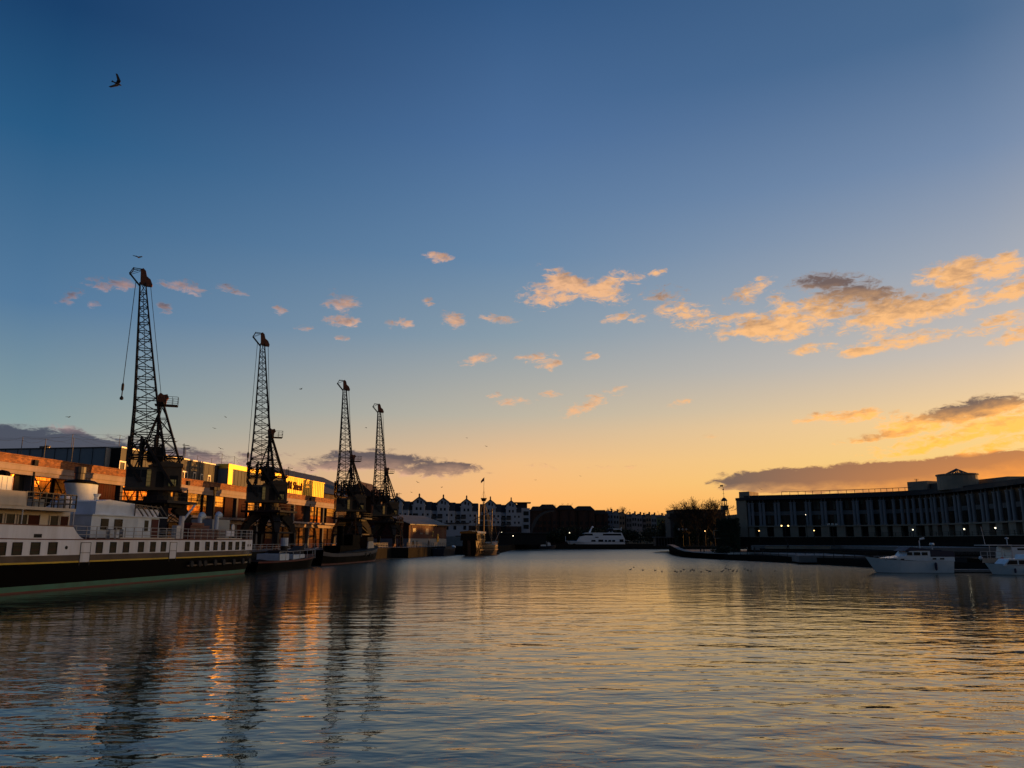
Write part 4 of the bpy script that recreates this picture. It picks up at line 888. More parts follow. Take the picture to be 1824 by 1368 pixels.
roofbox(1608, 1632, 857.5, 6, 14, 'plant_room', M['stonep']); roofbox(1632, 1672, 859.5, 7, 14, 'plant_room', M['leadg']); roofbox(1668, 1745, 854, 8, 16, 'plant_room', M['stonep'])
roofbox(1742, 1800, 855.5, 10, 16, 'plant_room', M['leadg']); roofbox(1806, 1980, 852, 10, 16, 'plant_room', M['stonep']); 
# rotunda with glazed cone
P = wall_pt(1706, -13); D_ = P.y; c0 = at(1706, 860, D_); zt1 = at(1706, 845, D_).z; r_ = (1738 - 1675) / 2 / F * D_ * 1.02
q = MB(); q.lathe([(r_, ze + 1), (r_, zt1 - .35), (r_ + .25, zt1 - .3), (r_ + .25, zt1)], (c0.x, c0.y, 0), 24); q.build('rotunda', M['stonep'], off)
q = MB(); zc = at(1706, 835, D_).z; r2 = r_ * .58; zmid = zt1 + .1
for i in range(16):
    a = 2 * math.pi * i / 16; q.tube((c0.x + r2 * math.cos(a), c0.y + r2 * math.sin(a), zmid), (c0.x, c0.y, zc), .09, 4)
    a2 = 2 * math.pi * (i + 1) / 16
    for t in (.0, .35, .7): q.tube((c0.x + r2 * (1 - t) * math.cos(a), c0.y + r2 * (1 - t) * math.sin(a), zmid + (zc - zmid) * t), (c0.x + r2 * (1 - t) * math.cos(a2), c0.y + r2 * (1 - t) * math.sin(a2), zmid + (zc - zmid) * t), .07, 4)
q.build('glazed_cone', M['leadg'], off)
# rail along the roof edge, aerial
q = MB()
for i in range(3, len(cw) - 14):
    n0, n1 = outn(i), outn(i + 1); a = cw[i] - n0 * 3; b_ = cw[i + 1] - n1 * 3
    q.bar((a.x, a.y, ze + 2.75), (b_.x, b_.y, ze + 2.75), .14); q.tube((a.x, a.y, ze + 1.7), (a.x, a.y, ze + 2.75), .05, 4); m_ = (a + b_) / 2; q.tube((m_.x, m_.y, ze + 1.7), (m_.x, m_.y, ze + 2.75), .05, 4)
q.build('roof_rail', M['leadg'], off)
q = MB(); P = wall_pt(1612, -8); z_ = at(1612, 853, P.y).z; q.tube((P.x, P.y, ze + 2), (P.x, P.y, z_), .06, 4); q.tube((P.x - .6, P.y, z_ - .1), (P.x + .6, P.y, z_ - .1), .05, 4); q.tube((P.x - .45, P.y, z_ - .5), (P.x + .45, P.y, z_ - .5), .04, 4); q.build('aerial', M['leadg'], off)

# ---------------------------------------------------------------- right bank: ground, terraces, curved quay end
def flat(name, pts, z, dep, mat, kind='structure', **kw):
    q = MB(); q.prism([(p[0], p[1]) for p in pts], z - dep, z); return tag(q.build(name, mat), kind=kind, **kw)
W = lambda px, py, z=0: tuple(onz(px, py, z)[:2])
pw = [(1192, 985, 970.5), (1197, 987.5, 971.5), (1203, 989, 974.5), (1212, 991, 979), (1224, 992.8, 982.5), (1240, 994, 984.5), (1262, 995.2, 986), (1290, 996.8, 987)]
edge = [W(1560, 1010.5), W(1430, 1003.5)] + [W(x, y) for x, y, _ in pw[::-1]]
back = [(78, 262), (130, 262), (300, 262), (300, 60), (92, 60)]
near = [(92, 60), (70, 98), (62, 118)]
low = near[::-1][:1] + edge + [(62, 290)] + back[:-1] + [(300, 60), (92, 60), (70, 98)]
flat('right_quay', low, 1.15, 4, M['stone'])
def curve_off(o, z, px0=1318, px1=1989): return [tuple(wall_pt(x, o)[:2]) for x in cpx if px0 <= x <= px1]
for i, (o, z) in enumerate(((52, 1.5), (40, 2.3), (29, 3.0), (17, 3.8), (9, GZ - .02))):
    pts = curve_off(o, z, {52: 1440, 40: 1395, 29: 1365, 17: 1335, 9: 1318}[o]); bk_ = [(p.x, p.y) for p in [wall_pt(x, -3) for x in cpx]]
    flat('paved_terrace' if i else 'waterfront_path', pts + bk_[::-1], z, 1.2, M['paving'] if i % 2 == 0 else M['stone'])
def wall_thing(label, pts, z0, z1, th=.35, mat='stone', name='parapet_wall'):
    o = thing(name, label, 'wall', (pts[0][0], pts[0][1], z0)); q = MB()
    for a, b_ in zip(pts, pts[1:]):
        q.bar((a[0] - pts[0][0], a[1] - pts[0][1], (z1 - z0) / 2), (b_[0] - pts[0][0], b_[1] - pts[0][1], (z1 - z0) / 2), th, z1 - z0)
    q.build('wall', M[mat], o); q = MB()
    for a, b_ in zip(pts, pts[1:]): q.bar((a[0] - pts[0][0], a[1] - pts[0][1], z1 - z0 + .06), (b_[0] - pts[0][0], b_[1] - pts[0][1], z1 - z0 + .06), th + .2, .12)
    q.build('coping', M['stonep'], o); return o
# the quay's end sweeps up like a prow
q = MB(); prow = thing('curved_quay_wall', 'dark stone wall at the tip of the right quay curving up like a prow', 'wall', (0, 0, 0))
vs = []; fs = []
D0 = [W(x, y)[1] for x, y, _ in pw]
for (x, yb_, yt), D in zip(pw, D0):
    a = at(x, yb_, D); z1 = at(x, yt, D).z
    for dy, z in ((0, -1), (0, z1), (1.2, z1), (1.2, -1)): vs.append((a.x + dy * .6, a.y + dy, z))
for i in range(len(pw) - 1):
    for j in range(4): fs.append((4 * i + j, 4 * i + (j + 1) % 4, 4 * i + 4 + (j + 1) % 4, 4 * i + 4 + j))
fs += [(0, 1, 2, 3), (4 * 7 + 3, 4 * 7 + 2, 4 * 7 + 1, 4 * 7)]
q.add(vs, fs); q.build('wall', M['stone'], prow)
q = MB(); 
for i in range(len(pw) - 1):
    a, b_ = vs[4 * i + 1], vs[4 * i + 5]; q.bar((a[0] + .3, a[1] + .5, a[2] + .07), (b_[0] + .3, b_[1] + .5, b_[2] + .07), 1.5, .12)
q.build('coping', M['paving'], prow)
flat('quay_tip_paving', [(p[0] + 1.6, p[1] + .8) for p in edge[2:]] + [(66, 285), (78, 262), (80, 200)], 1.17, .05, M['stonep'])
wall_thing('low pale parapet along the terrace in front of the curved office block', curve_off(40, 0, 1390, 1700), 2.3, 2.85, mat='stonep')
wall_thing('long retaining wall below the curved office block', curve_off(9, 0, 1318, 1989), 2.8, GZ + .55, mat='stone')
# ivy covered block with the lantern turret
iv = thing('ivy_covered_building', 'dark ivy covered flat topped building left of the curved office block', 'building', (0, 0, 0))
a0, a1 = at(1279, 950, 214), at(1317, 950, 210); zt_ = at(1297, 926, 212).z
q = MB(); q.prism([(a0.x, a0.y), (a1.x, a1.y), (a1.x + 4, a1.y + 16), (a0.x + 4, a0.y + 16)], .8, zt_); q.build('wall', M['brickd'], iv)
q = MB(); rr = random.Random(5)
for i in range(3200):
    t = rr.random(); zz = 1.2 + (zt_ - 1.0) * rr.random() ** .8; P = a0.lerp(a1, t) if rr.random() < .8 else a0 + Vector((4, 16, 0)) * rr.random()
    c_ = Vector((P.x + rr.uniform(-.2, .2), P.y - rr.random() * .5 * (1 + math.sin(t * 20 + zz)), zz + rr.uniform(-.1, .3))); s_ = rr.uniform(.14, .32)
    u_ = Vector((rr.uniform(-1, 1), rr.uniform(-.3, .3), rr.uniform(-1, 1))).normalized() * s_; v_ = Vector((rr.uniform(-1, 1), rr.uniform(-.3, .3), rr.uniform(-1, 1))).normalized() * s_
    q.add([c_ - u_, c_ + v_, c_ + u_, c_ - v_], [(0, 1, 2, 3)])
q.build('ivy', M['leaf'], iv)
f_ = MB(); P = at(1279.5, 953, 213.5)
for z0, z1 in ((at(1279, 959, 213).z, at(1279, 945, 213).z),):
    f_.box(P.x - 1.3, P.x + .6, P.y - .3, P.y - .2, z0, z0 + .12); f_.box(P.x - 1.3, P.x + .6, P.y - .3, P.y - .2, z1, z1 + .12); f_.box(P.x - 1.3, P.x - 1.18, P.y - .3, P.y - .2, z0, z1)
f_.build('window_frame', M['stonep'], iv)
# lantern turret on splayed legs with weather vane
DT = 216; tb = at(1297, 926, DT); pxm = DT / F * 1.0
tur = thing('lantern_turret', 'domed lantern turret on splayed legs with a weather vane above the ivy covered building', 'turret', (tb.x, tb.y + 3, zt_))
def zt2(y): return at(1297, y, DT).z - zt_
q = MB()
for sx in (-1, 1):
    for sy in (-1, 1): q.bar((sx * 1.15 + .1, sy * 1.0, 0), (sx * .75, sy * .65, zt2(907)), .22)
for sx in (-1, 1): q.bar((sx * 1.0, -1, .8), (sx * .8, -.7, zt2(907)), .1)
q.build('legs_frame', M['steel'], tur)
q = MB(); q.box(-.85, .85, -.85, .85, zt2(907.5), zt2(901)); q.box(-.98, .98, -.98, .98, zt2(901), zt2(900)); q.build('gallery', M['cabg'], tur)
q = MB()
for i in range(6): a = 2 * math.pi * i / 6 + .3; q.tube((.68 * math.cos(a), .68 * math.sin(a), zt2(900)), (.66 * math.cos(a), .66 * math.sin(a), zt2(891.5)), .08, 6)
q.build('lantern_posts', M['steel'], tur)
q = MB(); zd = zt2(891.5); q.lathe([(.95, 0), (.85, .1), (.78, .3), (.6, .62), (.35, .85), (.10, .95), (.06, 1.3)], (0, 0, zd), 16); q.build('dome', M['slate'], tur, smooth=True)
q = MB(); q.tube((0, 0, zt2(888)), (-.1, 0, zt2(866)), .05, 5); q.lathe([(.02, -.22), (.2, -.1), (.22, 0), (.2, .1), (.02, .22)], (-.08, 0, zt2(870.5)), 10); q.box(-.95, -.15, -.02, .02, zt2(865.5), zt2(862.7)); q.tube((-.1, 0, zt2(866)), (-.1, 0, zt2(862)), .03, 4); q.tube((-.35, 0, zt2(878)), (.2, 0, zt2(878)), .03, 4); q.build('weather_vane', M['steel'], tur)
# long flat building behind the trees
lb = thing('long_building', 'long low flat roofed building behind the big bare trees', 'building', (0, 0, 0))
a0, a1 = at(1203, 945, 300), at(1294, 945, 300); q = MB(); zt3 = at(1250, 909, 300).z; q.box(a0.x, a1.x, 300, 316, 2, zt3); q.build('wall', M['leadg'], lb); q = MB(); q.box(a0.x - .3, a1.x + .3, 299.6, 316, zt3, zt3 + .35); q.box(a0.x - 1.8, a0.x, 300, 310, 2, zt3 - 1.2); q.build('roof_edge', M['slate'], lb)
# glazed pavilion at the quay corner
pv_ = thing('quayside_kiosk', 'low flat roofed kiosk with pale roof edge behind the tip of the right quay', 'kiosk', (0, 0, 0))
a0, a1 = at(1168, 960, 300), at(1203, 960, 300); q = MB(); q.box(a0.x, a1.x, 300, 305, 2.3, at(1180, 959, 300).z); q.build('wall', M['glassd'], pv_); q = MB(); zr_ = at(1180, 957, 300).z; q.box(a0.x - .5, a1.x + .4, 299, 306, zr_ - .15, zr_ + .2); q.build('roof', M['pier'], pv_)
q = MB()
for i in range(8): x = a0.x + (a1.x - a0.x) * i / 7; q.box(x - .1, x + .1, 299.6, 299.8, 2.3, zr_)
q.build('posts_frame', M['pier'], pv_)
# railings on the right bank
def rail_thing(label, pts, z, h, n_per=2.0, mat='steel'):
    o = thing('railing', label, 'railing', (pts[0][0], pts[0][1], z)); q = MB(); x0, y0 = pts[0][0], pts[0][1]
    for a, b_ in zip(pts, pts[1:]):
        L_ = math.dist(a[:2], b_[:2]); k_ = max(1, int(L_ / n_per))
        for f in (1, .66, .33): q.tube((a[0] - x0, a[1] - y0, h * f), (b_[0] - x0, b_[1] - y0, h * f), .03, 4)
        for i in range(k_ + 1): t = i / k_; x = a[0] + (b_[0] - a[0]) * t - x0; y = a[1] + (b_[1] - a[1]) * t - y0; q.tube((x, y, 0), (x, y, h), .04, 4)
    q.build('rails', M[mat], o); return o
rail_thing('dark railing on the retaining wall in front of the curved office block', curve_off(9.2, 0, 1560, 1989), GZ + .6, 1.0)
rail_thing('railing along the edge of the right quay beside the water', [(p[0] + .9, p[1] + .9) for p in edge[:3]], 1.15, 1.05, 3)
rail_thing('metal railing along the left quay edge below the cranes', [P2(104, 57.6), P2(189, 57.6)], QZ, 1.1, 2.2, 'rail')
rail_thing('metal railing along the quay in front of the red boarded shed', [P2(191, 53.3), P2(235, 53.3)], QZ, 1.1, 2.2, 'leadg')

# ---------------------------------------------------------------- lamps
def lamp_post(label, px, py, D, zb, n=1, lit=True, glow='glow', r=.22, group=None, gap=1.1, arm=True):
    r *= .42 if lit else .85
    P = at(px, py, D); o = thing('street_lamp', label, 'street lamp', (P.x, P.y, zb), 0, group); h = P.z - zb
    q = MB(); q.tube((0, 0, 0), (0, 0, h - r), .07, 6); q.tube((0, 0, 0), (0, 0, .9), .12, 6)
    if n > 1: q.tube((-(n - 1) * gap / 2, 0, h - r - .1), ((n - 1) * gap / 2, 0, h - r - .1), .04, 4)
    q.build('post', M['steel'], o)
    for i in range(n):
        x = (i - (n - 1) / 2) * gap; q = MB(); q.lathe([(r * .3, -r), (r * .8, -r * .6), (r, 0), (r * .8, r * .6), (r * .3, r)], (x, 0, h), 12); q.build('globe' if not lit else 'lit_globe', M[glow] if lit else M['globe'], o, smooth=True)
        q = MB(); q.tube((x, 0, h + r * .9), (x, 0, h + r * 1.25), r * .6, 8); q.build('cap', M['steel'], o)
    return o
G2 = 'street lamps on the right bank'
def lit_two(label, px, D, px2):
    o = lamp_post(label, (px + px2) / 2, 936.5, D, 3.8, 2, True, 'glow', .42, G2, gap=(px2 - px) / F * D * .98); return o
lit_two('twin globe street lamp lit warm yellow before the curved office block', 1392, 190, 1404)
lamp_post('small lit lamp low at the left end of the curved office block', 1352, 945.7, 200, 3.8, 1, True, 'glow', .3, G2)
lamp_post('lit lamp on the curved office front just right of the unlit triple globes\' left neighbour bay', 1450, 945, 195, 3.8, 1, True, 'glow', .3, G2)['label'] = 'single lit lamp between the twin yellow lamp and the unlit triple globe lamp'
lamp_post('unlit triple globe street lamp before the curved office block', 1482.5, 934.5, 175, 3.0, 3, False, 'glow', .36, G2, gap=.85)
lamp_post('lit wall height lamp above the left white motor cruiser', 1626, 943.5, 185, 4.0, 1, True, 'gloww', .34, G2)
lamp_post('lit lamp between the two groups of white boats', 1717.5, 942.5, 172, 4.0, 1, True, 'gloww', .36, G2)
lamp_post('lit lamp at the far right above the flybridge boat', 1773, 940.5, 160, 4.0, 1, True, 'gloww', .36, G2)
lamp_post('small white lit lamp high among the office columns', 1435, 916.8, 212, 4.5, 1, True, 'gloww', .22, G2)
lamp_post('bright warm lamp under the big bare trees', 1255.5, 946, 270, 2.4, 1, True, 'glow', .42, G2)
lamp_post('small lamp just below and left of the bright one under the trees', 1253, 949.8, 268, 2.4, 1, True, 'gloww', .22, G2)
lamp_post('unlit triple globe street lamp left of the big bare trees', 1216, 943, 260, 2.4, 3, False, 'glow', .42, G2, gap=1.2)
lamp_post('lit white lamp left of the motor yacht', 1014.5, 949, 392, 2.4, 1, True, 'gloww', .5, 'lamps on the far quay')
lamp_post('tiny lit lamp under the curved steam crane jib', 967, 954.5, 380, 2.4, 1, True, 'gloww', .28, 'lamps on the far quay')
lamp_post('lit white lamp in the dark below the white gabled flats', 914, 954.5, 360, 2.4, 1, True, 'gloww', .5, 'lamps on the far quay')
lamp_post('dim lit lamp between the replica ship and the white lamp', 893.5, 948, 372, 2.4, 1, True, 'gloww', .26, 'lamps on the far quay')
# dark lamp standard with flood lights by the warehouse
P_ = onq(383, 870, 66); o = thing('floodlight_mast', 'dark double headed floodlight mast in front of the warehouse', 'lamp post', st(P_[0], 66, QZ), QROT)
q = MB(); q.bar((0, 0, 0), (0, 0, P_[1] - QZ - .3), .3, .25); q.bar((0, 0, P_[1] - QZ - 1.8), (.5, 0, P_[1] - QZ - .2), .12); q.bar((0, 0, P_[1] - QZ - 1.8), (-.4, 0, P_[1] - QZ - .2), .12); q.build('mast', M['steel'], o)
q = MB(); q.box(-.9, -.1, -.4, .4, P_[1] - QZ - .3, P_[1] - QZ + .2); q.box(.1, .9, -.4, .4, P_[1] - QZ - .3, P_[1] - QZ + .2); q.build('lamp_head', M['steel'], o)

# ---------------------------------------------------------------- boats
def hull_mb(L_, B, zk, zd, bow=.25, stern=.85, rake=1.0, flare=.9, n=24, zmid=None, tr=0.0, bands=None, sheer_=.5):
    # bow at +x; returns MB with bands of material by height share
    q = MB(); rows = bands or [(-.4, 0), (.0, 0), (.5, 0), (1.0, 0)]; m_ = len(rows)
    for side in (-1, 1):
        o = len(q.v)
        for i in range(n + 1):
            t = i / n; x = -L_ / 2 + L_ * t
            wd = 1.0
            if t > 1 - bow: wd = max(0.0, 1 - ((t - (1 - bow)) / bow) ** 2.2)
            if t < .15: wd *= stern + (1 - stern) * (t / .15)
            zdk = zd * (1 + sheer_ * max(0, (t - .45) / .55) ** 2 + tr * max(0, (.2 - t) / .2) ** 2)
            for (f, _) in rows:
                z = zk * -1 * 0 + (f * zdk if f >= 0 else f)
                g = 1 - (1 - flare) * (1 - max(0, f)); xx = x + rake * max(0, f - .0) * max(0, (t - .6) / .4) - (rake * .0)
                q.v.append(Vector((xx, side * B / 2 * wd * g, z)))
        for i in range(n):
            for j in range(m_ - 1):
                a = o + i * m_ + j; f4 = [a, a + m_, a + m_ + 1, a + 1]; q.f.append(f4 if side < 0 else f4[::-1]); q.mi.append(rows[j][1])
    # stern and deck
    a = list(range(0, m_)); b_ = [x + (n + 1) * m_ for x in a]; q.f.append(a + b_[::-1]); q.mi.append(rows[0][1])
    top = [i * m_ + m_ - 1 for i in range(n + 1)] + [(n + 1) * m_ + i * m_ + m_ - 1 for i in range(n, -1, -1)]
    q.f.append(top); q.mi.append(rows[0][1]); return q
def boat(name, label, cat, px0, px1, py, D, bow_left, group=None, rot=None):
    a, b_ = at(px0, py, D), at(px1, py, D); c_ = (a + b_) / 2
    o = thing(name, label, cat, (c_.x, c_.y, 0), (math.pi if bow_left else 0) if rot is None else rot, group); return o, (b_ - a).length
# white motor cruiser, left of the right-hand boats: bow to the left
D1 = 106
o, L_ = boat('motor_cruiser', 'white motor cruiser with navy canopy, bow to the left, at the right bank', 'boat', 1552, 1697, 1018, D1, True, 'white motor boats at the right bank')
# local: x forward(bow) -> picture left, y -> away/near flips
def sx_(px): return -(at(px, 1000, D1).x - o.location.x)
def sz_(py, px=1625, D=D1): return at(px, py, D).z
hull_mb(L_ - 1.3, 3.8, 0, 1.55, .42, .95, 1.3, .82, bands=[(-.35, 1), (.02, 0), (.45, 0), (.52, 0), (1, 0)], sheer_=.35).build('hull', [M['boatw'], M['black']], o)
q = MB(); q.prismy([(sx_(1690), 1.5), (sx_(1600), 1.6), (sx_(1575), 1.9), (sx_(1604), 2.2), (sx_(1612), 2.85), (sx_(1648), 2.9), (sx_(1650), 2.25), (sx_(1690), 2.1)], -1.5, 1.5); cb = q.build('cabin', M['boatw'], o)
q = MB(); q.prismy([(sx_(1603), 2.85), (sx_(1613), 3.35), (sx_(1650), 3.05), (sx_(1668), 3.0), (sx_(1668), 2.9), (sx_(1612), 2.88)], -1.55, 1.55); q.prismy([(sx_(1648), 2.1), (sx_(1648), 2.95), (sx_(1688), 2.85), (sx_(1692), 2.1)], -1.52, 1.52); q.build('canopy', M['gloss_b'], o)
for (a, e, z0, z1) in ((1607, 1616, 2.3, 2.7), (1619, 1630, 2.3, 2.7), (1633, 1643, 2.3, 2.7), (1570, 1576, 1.62, 1.85), (1582, 1588, 1.62, 1.85), (1594, 1600, 1.62, 1.85), (1649, 1655, 1.75, 1.95), (1662, 1669, 1.75, 1.95)):
    for s_ in (-1, 1):
        q = MB(); yy = 1.52 if z0 > 2 else 1.72 - (0.5 if a < 1580 else .25 if a < 1590 else 0.05 if a<1640 else -.12); q.box(sx_(e), sx_(a), s_ * yy - .03, s_ * yy + .03, z0, z1); 
        if s_ == 1: q.build('window', M['glassd'], o)
q = MB(); q.tube((sx_(1641), 0, 3.0), (sx_(1641), 0, 4.25), .07, 6); q.tube((sx_(1641) - .1, 0, 4.4), (sx_(1650), 0, 4.5), .14, 6); q.tube((sx_(1660), .4, 3.0), (sx_(1660), .4, 3.6), .05, 6); q.lathe([(.3, 0), (.32, .15), (.2, .3)], (sx_(1660), .4, 3.6), 10); q.build('radar_mast', M['boatw'], o)
q = MB(); q.lathe([(.05, 0), (.16, .15), (.16, .9), (.05, 1.05)], (sx_(1652.5), 1.98, .35), 10); q.build('fender', M['gloss_b'], o)
q = MB(); 
for t in range(7): x = sx_(1556 + 8 * t); q.tube((x, 1.2 - .16 * (6 - t) * 1, 1.7), (x, 1.2 - .16 * (6 - t), 2.15), .02, 4)
q.tube((sx_(1556), .2, 2.15), (sx_(1604), 1.2, 2.15), .02, 4); q.build('bow_rail', M['railw'], o)
# flybridge boat behind, stern left, running out of frame
D2 = 112
o2 = thing('flybridge_boat', 'cream flybridge boat with long white canopy roof at the right edge', 'boat', tuple(at(1805, 1014, D2)[:2]) + (0,), 0, 'white motor boats at the right bank')
def s2(px): return at(px, 990, D2).x - o2.location.x
z2 = lambda py: at(1780, py, D2).z
hm = hull_mb(13.5, 4.2, 0, 1.75, .3, .9, 1.2, .85, bands=[(-.35, 1), (.03, 0), (1, 0)], sheer_=.2); 
hm.v = [v + Vector((s2(1735) + 6.75, 0, 0)) for v in hm.v]; hm.build('hull', [M['cream'], M['black']], o2)
q = MB(); q.prismy([(s2(1786), 1.7), (s2(1790), 3.3), (s2(1860), 3.3), (s2(1875), 1.7)], -1.7, 1.7); q.prismy([(s2(1790), 3.3), (s2(1791), z2(972)), (s2(1817), z2(972)), (s2(1826), 3.6)], -1.5, 1.5); q.build('cabin', M['boatw'], o2)
q = MB(); q.box(s2(1793), s2(1810), -1.53, -1.5, 3.7, z2(974)); q.box(s2(1800), s2(1812), -1.73, -1.7, 2.9, 3.15); q.build('window', M['glassd'], o2)
q = MB(); q.box(s2(1750), s2(1819), -1.8, 1.8, z2(972), z2(970.5)); q.build('canopy_roof', M['railw'], o2)
q = MB()
for px in (1751, 1772, 1790): q.tube((s2(px), -1.7, 1.8), (s2(px), -1.7, z2(971)), .04, 5)
for z in (2.2, 2.7): q.tube((s2(1733), -1.9, z), (s2(1788), -1.9, z), .03, 4)
for px in (1733, 1745, 1760, 1775): q.tube((s2(px), -1.9, 1.7), (s2(px), -1.9, 2.7), .03, 4)
q.build('canopy_posts', M['railw'], o2)
q = MB(); q.lathe([(.05, 0), (.24, .05), (.24, .2), (.05, .25)], (s2(1793), -.5, z2(960.5)), 12); q.tube((s2(1793), -.5, z2(971)), (s2(1793), -.5, z2(960.5)), .07, 6); q.tube((s2(1757), 0, z2(970)), (s2(1753), 0, z2(938)), .04, 5); q.build('radar_mast', M['railw'], o2)
q = MB(); q.T = Matrix.Translation((s2(1769), -1.98, 1.65)) @ Matrix.Rotation(R(90), 4, 'X'); q.lathe([(.14, -.05), (.30, -.05), (.30, .05), (.14, .05)], n=14); q.build('lifebuoy', M['orange'], o2)
q = MB(); q.lathe([(.05, 0), (.26, .2), (.26, .4), (.05, .6)], (s2(1734.5), -1.6, 1.5), 10); q.build('fender', M['boatw'], o2)
# small white cabin cruiser in front, bow left
D3 = 99.5
o3 = thing('cabin_cruiser', 'small white cabin cruiser with navy fenders in front of the flybridge boat', 'boat', tuple(at(1812, 1022, D3)[:2]) + (0,), math.pi, 'white motor boats at the right bank')
def s3(px): return -(at(px, 1010, D3).x - o3.location.x)
hm = hull_mb(7.2, 2.8, 0, 1.12, .42, .95, .9, .8, bands=[(-.3, 1), (.03, 0), (1, 0)], sheer_=.3); hm.v = [v + Vector((s3(1762) - 4.0, 0, 0)) for v in hm.v]; hm.build('hull', [M['boatw'], M['black']], o3)
q = MB(); q.prismy([(s3(1778), 1.1), (s3(1790), 1.95), (s3(1838), 2.0), (s3(1842), 1.1)], -1.1, 1.1); q.prismy([(s3(1818), 1.9), (s3(1822), 2.5), (s3(1845), 2.5), (s3(1845), 1.9)], -1.1, 1.1); q.build('cabin', M['boatw'], o3)
q = MB(); q.prismy([(s3(1784), 1.3), (s3(1790), 1.8), (s3(1803), 1.8), (s3(1803), 1.3)], 1.1, 1.14); q.prismy([(s3(1806), 1.3), (s3(1806), 1.8), (s3(1818), 1.8), (s3(1818), 1.3)], 1.1, 1.14); q.build('window', M['glassd'], o3)
for px in (1795, 1815): q = MB(); q.lathe([(.04, 0), (.13, .1), (.13, .5), (.04, .6)], (s3(px), 1.42, .25), 8); q.build('fender', M['gloss_b'], o3)
# floating pontoon between the boats
pn = thing('pontoon', 'low floating pontoon between the white boats at the right bank', 'pontoon', tuple(at(1722, 1019, 106)[:2]) + (0,), 0)
q = MB(); q.box(-3.2, 9.0, -1, 1, .1, .42); q.build('deck', M['paving'], pn); q = MB(); q.box(-3.0, 8.8, -.9, .9, -.3, .1); q.build('float', M['black'], pn)

M['yachtw'] = pmat('bright_yacht_paint', (.80, .86, .92), .35, scale=.4, var=.06)
# far motor yacht with a helicopter on deck
DY = 405
o, L_ = boat('motor_yacht', 'large white motor yacht with black window bands on the far side of the harbour', 'yacht', 1008, 1112, 977, DY, True)
sy = lambda px: -(at(px, 965, DY).x - o.location.x); zy = lambda py: at(1060, py, DY).z + .35
q = MB(); hl = zy(962.5)
ys = [(1008, 964), (1018, 965.2), (1034, 965.6), (1060, 966.5), (1090, 967), (1111, 967)]
def hy(px): # deck height
    for (a, ya), (b_, yb_) in zip(ys, ys[1:]):
        if a <= px <= b_: return zy(ya + (yb_ - ya) * (px - a) / (b_ - a))
    return zy(967)
for side in (-1, 1):
    base = len(q.v)
    for i in range(25):
        t = i / 24; px = 1008 + 103.5 * t; pb = 1017 + 94.5 * t; wd = min(1, (t / .32)) ** .6
        q.v += [Vector((sy(pb), side * 3.2 * wd, -.5)), Vector((sy(pb), side * 3.5 * wd, .45)), Vector((sy(px), side * 3.9 * min(1, t / .28) ** .55, hy(px)))]
    for i in range(24):
        for j in range(2): a = base + 3 * i + j; f4 = [a, a + 3, a + 4, a + 1]; q.f.append(f4); q.mi.append(1 if j == 0 else 0)
a = list(range(72, 75)); b_ = [x + 75 for x in a]; q.f.append(a + b_[::-1]); q.mi.append(0)
q.f.append([3 * i + 2 for i in range(25)] + [75 + 3 * i + 2 for i in range(24, -1, -1)]); q.mi.append(0)
q.build('hull', [M['yachtw'], M['hullb']], o)
def deck(pts, w_, mat, name): q = MB(); q.prismy([(sy(x), zy(y)) for x, y in pts], -w_, w_); return q.build(name, M[mat], o)
deck([(1027, 966), (1033, 957), (1042, 955.2), (1107, 955.2), (1111, 962), (1111, 966)], 3.6, 'yachtw', 'main_deckhouse')
deck([(1040, 955.4), (1041.5, 951.5), (1055, 951.2), (1105, 951.5), (1107, 955.4)], 3.1, 'glassd', 'wheelhouse')
deck([(1038, 951.8), (1044, 950), (1106.5, 950.3), (1107, 952)], 3.5, 'yachtw', 'upper_deck')
deck([(1105, 952), (1107, 952), (1111.5, 962), (1108, 962)], 3.4, 'yachtw', 'stern_screen')
for (a, e, y0, y1) in ((1052, 1059.5, 963, 966), (1064.5, 1073, 962.4, 966.3), (1076, 1080, 963, 966), (1082, 1087, 963, 966), (1089, 1094, 963, 966), (1102, 1109, 962, 966.5), (1059, 1065, 957.5, 959)):
    q = MB(); q.box(min(sy(a), sy(e)), max(sy(a), sy(e)), 3.6, 3.72, zy(y1), zy(y0)); q.build('window', M['glassd'], o)
q = MB(); q.box(sy(1073), sy(1055), 3.1, 3.15, zy(955), zy(951.5)); q.build('wheelhouse_panel', M['yachtw'], o)
q = MB(); q.bar((sy(1050), 0, zy(951)), (sy(1054.5), 0, zy(941)), .7, .9, w2=.45); q.bar((sy(1053), -1.6, zy(943)), (sy(1053), 1.6, zy(943)), .2, .3); q.lathe([(.1, -.4), (.5, -.1), (.5, .3), (.1, .6)], (sy(1056), 0, zy(940.3)), 10); q.build('mast', M['yachtw'], o)
q = MB(); q.bar((sy(1111), 1, zy(963)), (sy(1122), 1, zy(964.5)), .12); q.bar((sy(1111), -1, zy(971)), (sy(1114), -1, zy(971)), .2, .6); q.build('stern_boom', M['yachtw'], o)
q = MB(); q.box(sy(1023.5), sy(1020.5), 1.2, 2.6, zy(976), zy(969.5)); q.build('anchor_recess', M['dark'], o)
q = MB()
for px in (1006.5,): q.tube((sy(px) - .3, 0, zy(966)), (sy(px) - .3, 0, zy(956.5)), .12, 5)
q.build('jackstaff', M['yachtw'], o)
hc = thing('helicopter', "small grey helicopter standing on the motor yacht's upper deck", 'helicopter', (at(1088, 948, DY).x, o.location.y, zy(950.2)), math.pi)
q = MB(); rows = [(-2.4, .12), (-1.6, .5), (-.8, .85), (.2, 1.0), (1.2, .9), (2.0, .55), (2.3, .15)]
